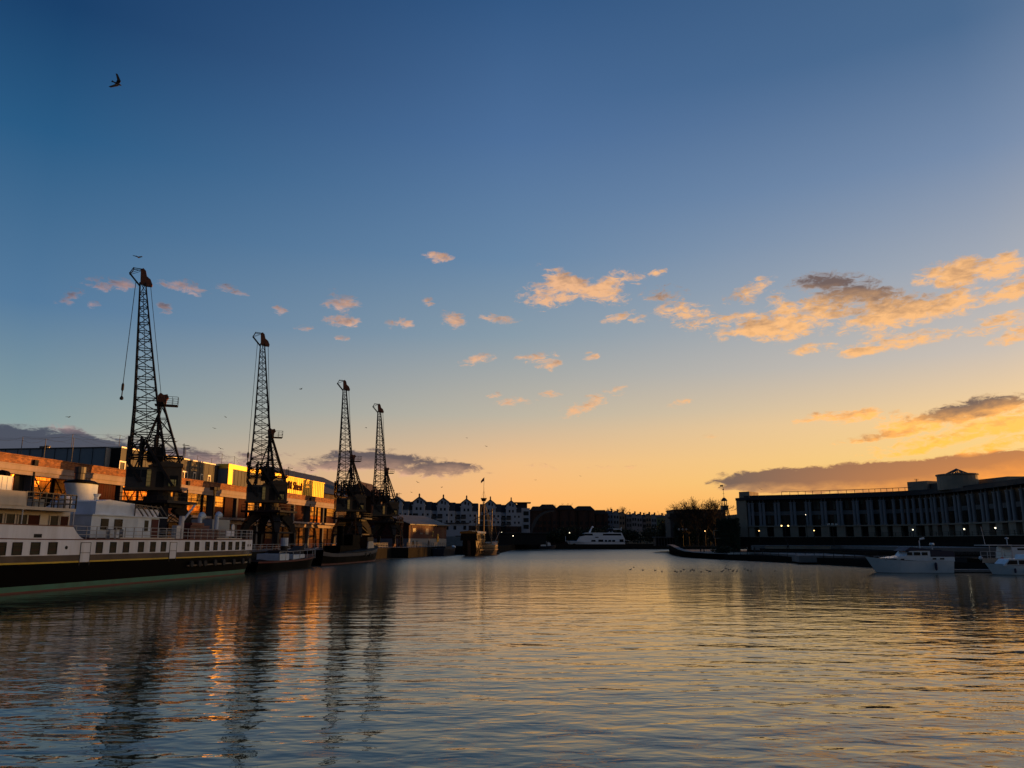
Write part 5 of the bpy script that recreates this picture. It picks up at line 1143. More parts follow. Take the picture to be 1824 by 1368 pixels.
q.T = Matrix.Translation((0, 0, 1.35)) @ Matrix.Rotation(R(90), 4, 'Y'); q.lathe([(r, x) for x, r in rows], n=12, sx=.9, sy=.75); q.T = None; q.build('fuselage', M['glassd'], hc, smooth=True)
q = MB(); q.bar((-1.2, 0, 1.9), (-5.2, 0, 1.85), .45, .5, w2=.2); q.prismy([(-5.0, 1.8), (-5.5, 2.9), (-5.8, 2.9), (-5.5, 1.8), (-5.7, 1.0), (-5.4, 1.0)], -.06, .06); q.build('tail_boom', M['boatw'], hc)
q = MB()
for y in (-.8, .8): q.tube((-1.4, y, .1), (1.5, y, .1), .08, 5); q.tube((-.7, y, .1), (-.7, y * .6, .9), .06, 4); q.tube((.8, y, .1), (.8, y * .6, .9), .06, 4)
q.build('skids', M['boatw'], hc)
q = MB(); q.tube((0, 0, 2.1), (0, 0, 2.9), .12, 6); q.bar((-3.6, .5, 2.85), (3.6, -.5, 2.95), .28, .06); q.build('main_rotor', M['leadg'], hc)
# small fishing boat
o, L_ = boat('fishing_boat', 'small dark hulled fishing boat with a white wheelhouse by the steam crane', 'boat', 961, 988, 976, 395, False)
hull_mb(8.0, 2.8, 0, 1.5, .4, .9, .7, .8, sheer_=.5).build('hull', M['hullb'], o)
q = MB(); q.prismy([(-3.2, 1.4), (-3.0, 3.2), (-.8, 3.2), (-.6, 1.4)], -1, 1); q.prismy([(.2, 1.6), (.3, 3.3), (1.5, 3.2), (2.0, 1.6)], -.7, .7); q.build('wheelhouse', M['boatw'], o)
q = MB(); q.tube((-.4, 0, 1.4), (-.4, 0, 4.0), .07, 5); q.tube((-3, 0, 3.2), (1, 0, 3.5), .05, 4); q.build('mast', M['railw'], o)

# ---------------------------------------------------------------- left-bank craft beyond the ship
# dark hulled workboat with pale upperworks (bow away from the camera)
s0, _ = onq(462, 1014, 49); s1, _ = onq(578, 1005, 49)
o = thing('workboat', 'dark hulled workboat with pale deck panels moored between white ship and tug', 'boat', st((s0 + s1) / 2, 51.4, 0), QROT)
LL = s1 - s0; hull_mb(LL - 1.5, 4.6, 0, 1.35, .28, .8, 1.2, .85, bands=[(-.4, 0), (.06, 1), (.82, 2), (1, 0)], sheer_=.55).build('hull', [M['black'], M['black'], M['redline']], o)
def lw(px, py=990, t=49.5): a, z = onq(px, py, t); return a - (s0 + s1) / 2, z
x0, _ = lw(500); x1, _ = lw(516); q = MB(); q.box(x0, x1, -1.8, 1.8, 1.3, 2.3); q.box(lw(524)[0], lw(545)[0], -1.7, 1.7, 1.35, 2.1); q.build('deck_panels', M['blue_w'], o)
q = MB(); q.box(lw(509)[0], lw(520)[0], -.9, .9, 1.3, 2.8); q.build('engine_cover', M['dark'], o); q = MB(); q.prismy([(lw(533)[0], 2.1), (lw(553)[0], 3.4), (lw(553)[0], 2.1)], -.8, .8); q.build('wheel_cover', M['dark'], o)
q = MB(); zt = lw(495, 989)[1]
for px in (495, 507, 520, 532, 545, 557, 568, 575): x = lw(px)[0]; y = -2.1 + max(0, (x - LL * .3)) * .30; q.tube((x, y, 1.35), (x, y, 2.7 + .03 * x), .035, 4)
q.tube((lw(495)[0], -2.1, 2.55), (lw(557)[0], -2.0, 2.75), .03, 4); q.tube((lw(557)[0], -2.0, 2.75), (lw(575)[0], -.9, 3.1), .03, 4); q.build('guard_rail', M['rail'], o)
# mooring posts: tall dark pile with pale cap and short bright one
for (px, t, y0, y1, r, cap, lab) in ((507, 55, 1005, 958, .55, True, 'tall dark mooring pile with a pale blue collar beside the workboat'), (523, 54.5, 998, 974, .45, False, 'short mooring pile with one sunlit side behind the workboat'), (657, 54, 985, 966, .7, True, "pale blue topped pile beside the tug's wheelhouse")):
    s, z1 = onq(px, y1, t); p_ = thing('mooring_pile', lab, 'mooring pile', st(s, t, 0), QROT, 'mooring piles on the left bank'); q = MB(); q.tube((0, 0, -1), (0, 0, z1 if not cap else z1 - 1.3), r, 10); q.build('pile', M['steel'] if cap else M['ochre'], p_)
    q = MB(); q.tube((0, 0, z1 - 1.3 if cap else z1), (0, 0, z1 if cap else z1 + .12), r + .06, 10); q.build('collar' if cap else 'cap', M['blue_w'] if cap else M['stone'], p_)
# mooring stage with ladders below the second crane
s, _ = onq(480, 995, 55); q = MB(); ms = thing('landing_stage', "timber landing stage and gangway just past the white ship's stern", 'landing stage', st(s, 55, 0), QROT)
q.box(-5, 6, -1.6, 1.6, .5, .75); q.build('deck', M['wood'], ms); q = MB()
for x in (-5, -2, 1, 4, 6): q.tube((x, -1.5, -1), (x, -1.5, 2.2), .14, 6)
for z in (1.3, 1.9): q.tube((-5, -1.5, z), (6, -1.5, z), .05, 4)
q.bar((-4, 0, .7), (3, 1.4, 2.6), .9, .12); q.build('piles_frame', M['steel'], ms)
# tug: black aft, pale bulwark forward lit by the sun; bow away
s0, _ = onq(578, 1008, 50.5); s1, _ = onq(691, 995.5, 50.5)
o = thing('tug', 'black tug with pale bulwark, its bow at the third crane', 'tug', st((s0 + s1) / 2, 53.2, 0), QROT); LT = s1 - s0
hull_mb(LT - 2, 5.4, 0, 1.9, .33, .75, 1.4, .85, bands=[(-.4, 0), (.0, 3), (.12, 1), (.68, 1), (.70, 2), (1, 0)], sheer_=.75, tr=.25).build('hull', [M['black'], M['black'], M['pier'], M['redline']], o)
lt = lambda px, py=985, t=50.5: onq(px, py, t)[0] - (s0 + s1) / 2
q = MB(); q.box(lt(615), lt(650), -1.7, 1.7, 1.6, 3.3); q.box(lt(640), lt(652), -1.3, 1.3, 3.3, 5.3); hs = q.build('deckhouse', M['black'], o)
q = MB(); q.box(lt(665), lt(675), -1.4, 1.4, 2.2, 4.9); q.build('wheelhouse', M['ochre'], o)
q = MB(); q.prismy([(lt(663), 2.2), (lt(665), 4.0), (lt(673), 4.1), (lt(675), 2.3)], -1.65, -1.45); q.build('white_screen', M['cream'], o)
q = MB(); q.tube((lt(630), 0, 3.3), (lt(629), 0, 6.4), .62, 12); q.tube((lt(629), 0, 6.4), (lt(629), 0, 7.0), .66, 12); q.build('tug_funnel', M['black'], o)
q = MB(); q.tube((lt(682), 0, 3), (lt(682), 0, 5.6), .18, 6); q.tube((lt(650), -.5, 3.3), (lt(650), -.5, 9.0), .09, 6); q.tube((lt(599), -.3, 1.6), (lt(599), -.3, 4.4), .09, 6); q.build('tug_mast', M['ochre'], o)
for px in (652, 660, 668, 676): 
    q = MB(); x = lt(px); q.T = Matrix.Translation((x, -2.6 + max(0, x - LT * .22) * .22, 1.5)) @ Matrix.Rotation(R(90), 4, 'X'); q.lathe([(.16, -.1), (.38, -.1), (.38, .14), (.16, .14)], n=10); q.build('tyre_fender', M['tyre'], o)
# blue barge alongside the quay
s0, _ = onq(780, 986, 50.8); s1_ = s0 + 44
o = thing('barge', 'low blue black barge moored just left of the replica sailing ship', 'barge', st(s0 + 8, 50.6, 0), QROT)
hull_mb(17, 3.6, 0, 2.0, .2, .95, .8, .9, sheer_=.15).build('hull', M['hullb'], o); q = MB(); q.box(-5, 4, -1.2, 1.2, 1.9, 2.6); q.build('hatch', M['slate'], o)
q = MB(); q.lathe([(.6, 0), (.9, .3), (.6, .7), (.1, .8)], (5.5, -1.2, 2.0), 10, 1.3, .8); q.build('white_cover', M['boatw'], o)

# ---------------------------------------------------------------- replica sailing ship, stern towards the camera
DM = 224; cM = at(859, 988, DM); VR = math.atan2(U.y, U.x) - R(11)
o = thing('sailing_ship', 'brown replica medieval sailing ship, stern towards the viewer, sunlit edge on its aft castle', 'sailing ship', (cM.x, cM.y + 9, 0), VR)
q = MB(); NS = 18; LM = 21
def secM(t, z):   # half breadth
    f = math.sin(math.pi * min(1, (t * .86 + .16))) ** .5 if t < 1 else 0
    b_ = 3.15 * f; tum = 1 - .18 * max(0, (z - 2) / 4); low_ = .72 + .28 * min(1, max(0, z) / 1.8); return b_ * tum * low_
zr = [-.8, 0, .7, 1.4, 2.2, 3.0]
for side in (-1, 1):
    base = len(q.v)
    for i in range(NS + 1):
        t = i / NS; x = -LM / 2 + LM * t; zd = 3.0 + 1.8 * max(0, (.35 - t) / .35) + 1.2 * max(0, (t - .75) / .25)
        for z in zr:
            zz = z if z < 3 else zd; q.v.append(Vector((x + (.8 if t > .9 else 0) * z / 3 - (.25 * z if t < .05 else 0), side * secM(t, zz), zz)))
    for i in range(NS):
        for j in range(5): a = base + 6 * i + j; q.f.append([a, a + 6, a + 7, a + 1]); q.mi.append(0)
q.f.append(list(range(6)) + [x + 6 * (NS + 1) for x in range(5, -1, -1)]); q.mi.append(0)
q.f.append([6 * i + 5 for i in range(NS + 1)] + [6 * (NS + 1) + 6 * i + 5 for i in range(NS, -1, -1)]); q.mi.append(0)
q.build('hull', M['ochre'], o)
q = MB()
for k_ in range(9):
    x = -LM / 2 + .6 + k_ * 1.1
    for s_ in (-1, 1): q.bar((x, s_ * (secM(.1 + .05 * k_, .6) + .06), .5), (x, s_ * (secM(.1 + .05 * k_, 3.6) + .08), 3.7), .16)
for s_ in (-1, 1):
    for z in (1.6, 2.7): 
        for i in range(1, NS - 1):
            t0, t1 = i / NS, (i + 1) / NS; q.bar((-LM / 2 + LM * t0, s_ * (secM(t0, z) + .06), z), (-LM / 2 + LM * t1, s_ * (secM(t1, z) + .06), z), .2)
q.build('wales', M['oak'], o)
q = MB(); q.prismx([(-2.6, 4.2), (2.6, 4.2), (2.4, 6.2), (-2.4, 6.2)], -LM / 2 - 1.1, -LM / 2 + 5.2); q.build('aft_castle', M['ochre'], o)
q = MB(); q.prismx([(-2.75, 6.2), (2.75, 6.2), (2.6, 6.75), (0, 6.95), (-2.6, 6.75)], -LM / 2 - 1.3, -LM / 2 + 5.4); q.build('castle_rail', M['gilt'], o)
for i in range(5):
    q = MB(); q.box(-LM / 2 - 1.16, -LM / 2 - 1.1, -1.9 + i * .9, -1.55 + i * .9, 4.8, 5.6); q.build('castle_window', M['dark'], o); q = MB(); q.box(-LM / 2 - .3 + 1.1 * i, -LM / 2 + .1 + 1.1 * i, -2.62, -2.5, 4.7, 5.7); q.build('castle_window', M['dark'], o)
q = MB(); q.bar((-LM / 2 - .6, 0, -.5), (-LM / 2 - 1.0, 0, 4.2), .25, .9); q.build('rudder', M['oak'], o)
zm = lambda py: at(858, py, DM + 9).z
q = MB(); q.tube((0, 0, 2), (0, 0, zm(894)), .30, 8, .2); q.tube((0, 0, zm(894)), (0, 0, zm(868)), .11, 6, .06); q.tube((-.1, 0, zm(868)), (.15, -.05, zm(850)), .05, 5); q.build('main_mast', M['oak'], o)
q = MB(); q.lathe([(.55, -.5), (.95, .4), (1.0, .45), (.8, .45), (.5, -.3)], (0, 0, zm(890)), 12); q.build('crows_nest', M['ochre'], o)
q = MB(); q.tube((-6, 0, 4), (-6.3, 0, zm(918)), .15, 6); q.tube((6.5, 0, 3), (7.2, 0, zm(905)), .16, 6); q.build('mast', M['oak'], o)
q = MB(); q.tube((-1.5, 3.2, zm(928)), (1.5, -3.2, zm(906)), .12, 6); q.tube((6, -2.5, zm(925)), (7.5, 2.5, zm(912)), .1, 6); q.build('yard', M['oak'], o)
q = MB()
for i in range(5):
    for s_ in (-1, 1): q.tube((-1.5 + .8 * i, s_ * 2.9, 3.2), (0, s_ * .3, zm(894)), .035, 3)
for s_ in (-1, 1):
    for k_ in range(12): t = k_ / 13; a = Vector((-1.5, s_ * 2.9, 3.2)).lerp(Vector((0, s_ * .3, zm(894))), t); b_ = Vector((1.7, s_ * 2.9, 3.2)).lerp(Vector((0, s_ * .3, zm(894))), t); q.tube(a, b_, .02, 3)
    q.tube((-6, s_ * 2.4, 4.5), (-6.3, 0, zm(922)), .03, 3); q.tube((6.5, s_ * 2.4, 3.5), (7.1, 0, zm(910)), .03, 3); q.tube((0, s_ * .8, zm(888)), (0, 0, zm(874)), .025, 3)
q.tube((10.5, 0, 5), (0, 0, zm(890)), .03, 3); q.build('rigging', M['rope'], o)
q = MB(); q.tube((9.5, 0, 3.6), (14, 0, 7.0), .16, 6); q.build('bowsprit', M['oak'], o)
q = MB(); vs = []
for i in range(5): t = i / 4; vs += [(.15 - .1 * t, -.05 + 1.05 * t, zm(850.5) - .9 * t + .10 * math.sin(5 * t)), (.15 - .1 * t, -.05 + 1.05 * t, zm(857) - .5 * t + .1 * math.sin(5 * t))]
q.add(vs, [(2 * i, 2 * i + 2, 2 * i + 3, 2 * i + 1) for i in range(4)]); q.build('flag', M['flag'], o)
# dinghy at its side
o = thing('dinghy', "tiny dinghy at the replica sailing ship's right side", 'dinghy', tuple(at(880, 985, 245)[:2]) + (0,), R(10)); hull_mb(3.4, 1.4, 0, .5, .4, .9, .3, .8, n=10).build('hull', M['leadg'], o)

# ---------------------------------------------------------------- buildings on the far banks
# red boarded shed with grey roof, white lower wall
o = thing('boarded_shed', 'dark red boarded shed with grey roof and white lower wall beyond the cranes', 'shed', (0, 0, 0))
# gable end faces the camera-left, long side faces the water
def P3(px, D): p = at(px, 965, D); return Vector((p.x, p.y, 0))
A_, B_, C_ = P3(706, 228), P3(729, 225), P3(795, 248)     # ridge-side corner, near corner, far corner
zE = at(729, 934, 225).z; zRg = at(711, 917.5, 232).z
B_ = P3(728, 225); Dv = (C_ - B_); side = Vector((-Dv.y, Dv.x, 0)).normalized() * 17
q = MB(); p = [B_, C_, C_ + side, B_ + side]
q.prism([(v.x, v.y) for v in p], QZ + 2.3, zE); q.build('upper_wall', M['redw'], o)
q = MB(); sh = [v + (v - (B_ + C_ + side) * .5 - side * 0).normalized() * -.02 for v in p]; q.prism([(v.x, v.y) for v in sh], QZ, QZ + 2.3); q.build('lower_wall', M['column'], o)
q = MB(); nrm = side.normalized(); dv = Dv.normalized(); e0 = B_ - dv * .7 - nrm * .8; e1 = C_ + dv * .7 - nrm * .8; m0 = B_ - dv * .7 + nrm * 8.5; m1 = C_ + dv * .7 + nrm * 8.5; f0 = B_ - dv * .7 + nrm * 17.8; f1 = C_ + dv * .7 + nrm * 17.8
V = lambda v, z: (v.x, v.y, z)
q.add([V(e0, zE - .15), V(e1, zE - .15), V(m1, zRg), V(m0, zRg), V(f0, zE - .15), V(f1, zE - .15), V(e0, zE + .15), V(e1, zE + .15), V(m1, zRg + .3), V(m0, zRg + .3), V(f0, zE + .15), V(f1, zE + .15)],
      [(6, 7, 8, 9), (9, 8, 11, 10), (0, 6, 9, 3), (3, 9, 10, 4), (1, 2, 8, 7), (2, 5, 11, 8), (0, 1, 7, 6), (0, 3, 2, 1), (3, 4, 5, 2), (4, 10, 11, 5)]); q.build('roof', M['roofg'], o)
q = MB(); q.add([V(B_, zE), V(B_ + nrm * 17, zE), V(B_ + nrm * 8.5, zRg - .2), V(B_ + dv * .3, zE), V(B_ + nrm * 17 + dv * .3, zE), V(B_ + nrm * 8.5 + dv * .3, zRg - .2)], [(0, 1, 2), (3, 5, 4), (0, 2, 5, 3), (1, 4, 5, 2)]); q.build('gable', M['redw'], o)
def on_wall(px, y0, y1, w_, name, mat, out=.08):
    d = ray(px, 965); den = d.x * Dv.y - d.y * Dv.x; k_ = (B_.x * Dv.y - B_.y * Dv.x) / den; c_ = Vector((d.x * k_, d.y * k_, 0)); z0, z1 = CAMH + ray(px, y1).z / ray(px, y1).y * c_.y, CAMH + ray(px, y0).z / ray(px, y0).y * c_.y
    q = MB(); a = c_ - dv * w_ / 2 - nrm * out; b_ = c_ + dv * w_ / 2 - nrm * out; q.prism([(a.x, a.y), (b_.x, b_.y), ((b_ + nrm * out * .9).x, (b_ + nrm * out * .9).y), ((a + nrm * out * .9).x, (a + nrm * out * .9).y)], max(z0, QZ), z1); return q.build(name, mat, o)
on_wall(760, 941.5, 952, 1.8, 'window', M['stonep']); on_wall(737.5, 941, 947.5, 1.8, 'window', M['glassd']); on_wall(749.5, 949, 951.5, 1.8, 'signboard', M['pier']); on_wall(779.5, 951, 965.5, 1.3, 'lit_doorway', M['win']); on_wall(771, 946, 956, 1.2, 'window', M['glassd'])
# pale blue container row with a small house
o = thing('container', 'pale blue shipping container on the quay right of the red shed', 'container', (at(812, 968, 262).x, 262, QZ), R(8))
q = MB(); q.box(-5.6, 5.6, -1.3, 1.3, 0, 3.1); q.build('body', M['tarp'], o); q = MB()
for i in range(30): q.box(-5.5 + i * .38, -5.38 + i * .38, -1.36, -1.3, .1, 3.0)
q.build('ribs_panel', M['tarp'], o)
q = MB(); q.box(-.2, 5.7, -1.5, 1.4, 3.1, 3.3); q.build('lid', M['slate'], o)
o = thing('quay_house', 'small pale flat roofed house behind the pale blue container', 'house', (at(812, 955, 285).x, 285, QZ), R(4))
z_ = at(812, 932.5, 285).z - QZ; q = MB(); q.box(-4.3, 4.6, 0, 6, 0, z_); q.build('wall', M['rend'], o); q = MB(); q.box(-5.2, 4.9, -.5, 6.2, z_, z_ + .25); q.build('roof', M['slate'], o)
for x in (-3.2, -.4, 3.2): q = MB(); q.box(x - .5, x + .5, -.06, 0, z_ - 2.2, z_ - .8); q.build('window', M['glassd'], o)
o = thing('white_cabin', 'small white cabin left of the steam crane foot', 'cabin', (at(944, 966, 385).x, 385, 2.4), 0)
z_ = at(944, 956.5, 385).z - 2.4; q = MB(); q.box(-4, 4, 0, 5, 0, z_); q.build('wall', M['rend'], o); q = MB(); q.box(-4.1, 4.1, -.1, 5, z_, z_ + .15); q.build('roof', M['leadg'], o)
for x in (-2.5, 0): q = MB(); q.box(x - .5, x + .5, -.05, 0, 1, z_ - .6); q.build('window', M['glassd'], o)
# white gabled flats: five matching units
DW = 372
def flat_unit(label):
    o = thing('apartment_block', label, 'apartment block', (0, 0, 2.4), 0, 'row of white gabled waterfront flats')
    zz = lambda y: at(790, y, DW).z - 2.4
    q = MB(); W_ = 11.5; zt = zz(901); z2 = zz(908.5)
    q.box(-2.9, 2.9, -.8, 11, zz(935), zt); q.box(-W_ / 2, -2.9, .4, 11, zz(935), z2); q.box(2.9, W_ / 2, .4, 11, zz(935), z2); q.box(-3.3, 3.3, -.9, 1, zt, zt + .5); q.build('wall', M['rend'], o)
    q = MB(); q.box(-2.9, 2.9, -.8, 11, 0, zz(935)); q.box(-W_ / 2, -2.9, .4, 11, 0, zz(935)); q.box(2.9, W_ / 2, .4, 11, 0, zz(935)); q.build('brick_base', M['brickd'], o)
    q = MB(); zg = zz(887); zb_ = zt + .4; q.prismy([(-2.7, zb_), (2.7, zb_), (2.7, zb_ + 1.7), (2.0, zb_ + 2.7), (0, zg + .3), (-2.0, zb_ + 2.7), (-2.7, zb_ + 1.7)], .6, 10); q.build('gable', M['rend'], o)
    q = MB(); q.prismy([(-3.4, zb_ + 1.5), (0, zg + .75), (0, zg + .35), (-3.2, zb_ + 1.1)], .2, 11); q.prismy([(3.4, zb_ + 1.5), (3.2, zb_ + 1.1), (0, zg + .35), (0, zg + .75)], .2, 11)
    q.prismx([(.3, z2), (11, z2), (11, zz(893)), (3.2, zz(893))], -W_ / 2, -2.6); q.prismx([(.3, z2), (11, z2), (11, zz(893)), (3.2, zz(893))], 2.6, W_ / 2); rf = q.build('roof', M['slate'], o)
    q = MB(); q.box(-.35, .35, 1, 1.7, zg, zg + 1.9); q.box(-.25, .25, 1.1, 1.6, zg + 1.9, zg + 2.2); q.build('chimney', M['brickd'], rf)
    for (x, y0, y1, w_) in ((-.9, 903.5, 908.5, .9), (1.0, 903.5, 908.5, .9), (-1.4, 914.5, 922.5, 2.4), (2.1, 914.5, 918.5, .8), (-1.4, 926, 933, 2.4), (2.1, 926, 930, .8), (-4.3, 914.5, 922.5, 2.0), (-4.3, 926, 932, 2.0), (4.3, 914.5, 918.5, .9), (4.3, 926, 930, .9), (-.6, 890.5, 896, .9), (1.0, 892, 897.5, .7), (-1.4, 938, 944, 2.2), (4.3, 938, 943, .9), (-4.3, 938, 944, 2.0)):
        ya = -.86 if abs(x) < 2.7 and y0 > 900 else (.54 if y0 < 900 else .34); q = MB(); q.box(x - w_ / 2, x + w_ / 2, ya, ya + .05, zz(y1), zz(y0)); q.build('window', M['glassd'], o)
    q = MB()
    for x in (-1.4, -4.3):
        for y in (921, 932): q.box(x - 1.3, x + 1.3, -1.5 if x > -2 else -.4, -.8 if x > -2 else .35, zz(y) - .15, zz(y)); q.box(x - 1.3, x + 1.3, -1.5 if x > -2 else -.4, -1.45 if x > -2 else -.35, zz(y), zz(y) + .9)
    q.build('balcony', M['leadg'], o); return o
ords = ['nearest the cranes', 'second from the cranes', 'middle one of the row', 'just right of the replica ship\'s mast', 'last at the right end of the row']
fx = [744.5, 788, 830, 873, 910.5]
u0 = flat_unit('white gabled block of flats, ' + ords[0]); P = at(fx[0], 965, DW); u0.location = (P.x, P.y, 2.4)
for i in (1, 2, 3, 4):
    P = at(fx[i], 965, DW + 3 * i); c_ = copy_at(u0, 'white gabled block of flats, ' + ords[i], (P.x, P.y, 2.4)); c_.scale = (1 - .03 * i, 1, 1 - .012 * i)
P = at(704, 965, DW - 4); c_ = copy_at(u0, 'white gabled block of flats half hidden behind the farthest crane', (P.x, P.y, 2.4))
o = thing('apartment_annex', 'flat roofed white end block beside the last white gabled flats', 'apartment block', (at(934, 965, DW + 14).x, DW + 14, 2.4), 0)
z_ = at(934, 905, DW + 14).z - 2.4; q = MB(); q.box(-3.5, 2.8, 0, 10, 0, z_); q.build('wall', M['rend'], o); q = MB(); q.box(-5, 3.3, -.4, 10, z_ + 2.6, z_ + 2.9); q.box(-3.5, 1.5, 1, 10, z_, z_ + 2.6); q.build('roof', M['slate'], o)
for y in (912, 924, 936): q = MB(); zc_ = at(936, y + 6, DW + 14).z - 2.4; q.box(-.4, 2.2, -.05, 0, zc_, zc_ + 2); q.build('window', M['glassd'], o)
o = thing('quay_arcade', 'long dark glazed ground floor in front of the white gabled flats', 'arcade', (at(880, 960, 362).x, 362, 2.4), 0)
z_ = at(880, 950, 362).z - 2.4; q = MB(); q.box(-12, 24, 0, 5, 0, z_); q.build('wall', M['dark'], o); q = MB(); q.box(-12.5, 24.5, -.6, 5, z_, z_ + .3); q.build('roof', M['leadg'], o)
# dark red brick flats, four stepped gabled blocks
def brick_block(px0, px1, ytop, D, label, yb=969):
    a, b_ = at(px0, 965, D), at(px1, 965, D); o = thing('brick_apartments', label, 'apartment block', ((a.x + b_.x) / 2, D, 2.4), 0, 'dark red brick flats on the far bank'); w_ = (b_.x - a.x) / 2
    zt = at((px0 + px1) / 2, ytop, D).z - 2.4; q = MB(); q.box(-w_, w_, 0, 14, 0, zt - 2.2); q.build('wall', M['brickd'], o)
    q = MB(); q.prismy([(-w_ - .4, zt - 2.4), (-w_ * .55, zt), (w_ * .62, zt), (w_ + .4, zt - 2.4)], -.6, 14); q.build('roof', M['slate'], o)
    for i in range(4):
        for z in (4, 7.2, 10.4):
            if z < zt - 3: x = -w_ + w_ * 2 * (i + .5) / 4; q = MB(); q.box(x - .7, x + .7, -.06, 0, z, z + 1.7); q.build('window', M['glassd'], o)
    q = MB()
    for x in (-w_ * .5, w_ * .5): q.box(x - .15, x + .15, -.5, 0, 0, zt - 2.3)
    q.build('pilaster', M['brickd'], o)
brick_block(944, 966, 902, 420, 'dark brick block of flats next to the white flats'); brick_block(958, 992, 898.5, 424, 'tallest dark brick block of flats behind the curved crane'); brick_block(990, 1024, 900, 428, 'dark brick block of flats above the white lamp'); brick_block(1022, 1060, 901.5, 432, "dark brick block of flats behind the motor yacht's mast"); brick_block(1056, 1084, 908.5, 438, 'lowest dark brick block of flats at the right end of its row')
# curved jib steam crane
o = thing('steam_crane', 'old riveted steam crane with a great curved jib on the far quay', 'crane', (at(952, 966, 383).x, 383, 2.4), 0)
q = MB(); cz = lambda y: at(952, y, 383).z - 2.4; cx_ = lambda px: at(px, 965, 383).x - o.location.x
pts = [(945.5, 962), (946, 950), (949, 938), (954, 927), (961, 918.5), (970, 913), (980, 910.5), (988, 910)]
wd = [2.0, 1.9, 1.8, 1.6, 1.3, 1.1, .8, .6]
for i in range(len(pts) - 1):
    q.bar((cx_(pts[i][0]), 0, cz(pts[i][1])), (cx_(pts[i + 1][0]), 0, cz(pts[i + 1][1])), 1.0, wd[i], w2=1.0 * wd[i + 1] / wd[i])
q.build('curved_jib', M['leadg'], o); q = MB(); q.box(cx_(940), cx_(957), 1, 5, 0, 3.2); q.build('engine_house', M['leadg'], o); q = MB(); q.tube((cx_(987), 0, cz(910)), (cx_(987), 0, cz(940)), .06, 4); q.build('hoist_chain', M['rope'], o)
# coloured terrace houses on the hill
cols = {'blue': (.10, .15, .22), 'cream': (.20, .16, .12), 'white': (.22, .22, .24), 'pale blue': (.17, .21, .25), 'green': (.10, .14, .07), 'ochre': (.16, .12, .07), 'grey': (.14, .14, .15)}
for kx, cv in cols.items(): M['t_' + kx] = pmat('render_' + kx.replace(' ', '_'), cv, .85, scale=.3, var=.15)
def terrace(px0, px1, yt, yb, col, lab, D=455, fac=True):
    a, b_ = at(px0, 950, D), at(px1, 950, D); zb, zt = at((px0 + px1) / 2, yb, D).z, at((px0 + px1) / 2, yt, D).z
    o = thing('terraced_house', lab, 'house', ((a.x + b_.x) / 2, D, zb - 3), 0, 'terraced houses on the far hillside'); w_ = (b_.x - a.x) / 2; h = zt - zb + 3
    q = MB(); q.box(-w_, w_, 0, 8, 0, h - 1.3); 
    if fac: q.prismy([(-w_, h - 1.3), (w_, h - 1.3), (0, h)], 0, 8)
    q.build('wall', M['t_' + col], o)
    q = MB(); 
    if fac: q.prismy([(-w_ - .2, h - 1.3), (0, h + .1), (0, h + .3), (-w_ - .2, h - 1.0)], -.1, 8); q.prismy([(w_ + .2, h - 1.3), (w_ + .2, h - 1.0), (0, h + .3), (0, h + .1)], -.1, 8)
    else: q.prismx([(-.2, h - 1.3), (4, h + .2), (8, h - 1.3)], -w_, w_)
    rf = q.build('roof', M['slate'], o); q = MB(); q.box(w_ - .8, w_, 3, 4.2, h - 1, h + 1.3); q.build('chimney', M['brickd'], rf)
    for x in (-w_ * .45, w_ * .45):
        for z in (h - 4.2, h - 7.2):
            q = MB(); q.box(x - .45, x + .45, -.06, 0, z, z + 1.6); q.build('window', M['glassd'], o)
TL = [(1082, 1093, 911, 933, 'blue', 'blue terraced house at the left end of the hillside row', 0), (1093, 1103.5, 911.5, 934, 'pale blue', 'paler blue gabled house right of the blue end house', 1), (1103.5, 1114, 913, 935, 'cream', 'cream terraced house beside the blue pair', 1),
      (1116, 1126, 917, 936, 'grey', 'grey terraced house in the middle of the hillside row', 0), (1126, 1135, 915.5, 938, 'white', 'white gabled house just right of the grey one', 1), (1135, 1145, 916.5, 938, 'white', 'second white gabled house, with two dark windows', 1), (1146, 1151, 918, 938, 'grey', 'narrow grey house between two gabled white ones', 0),
      (1151, 1161, 916.5, 939, 'cream', 'pale cream gabled house near the right of the hillside row', 1), (1161, 1170.5, 917.5, 939, 'pale blue', 'pale blue house next to the green one', 1), (1171, 1184, 918.5, 940, 'green', 'dark green terraced house at the right end of the row', 0), (1184, 1198, 919.5, 941, 'ochre', 'dull ochre house half hidden by bushes at the right end', 0)]
for a, b_, yt, yb, col, lab, fc in TL: terrace(a, b_, yt - 1, yb, col, lab, fac=bool(fc))
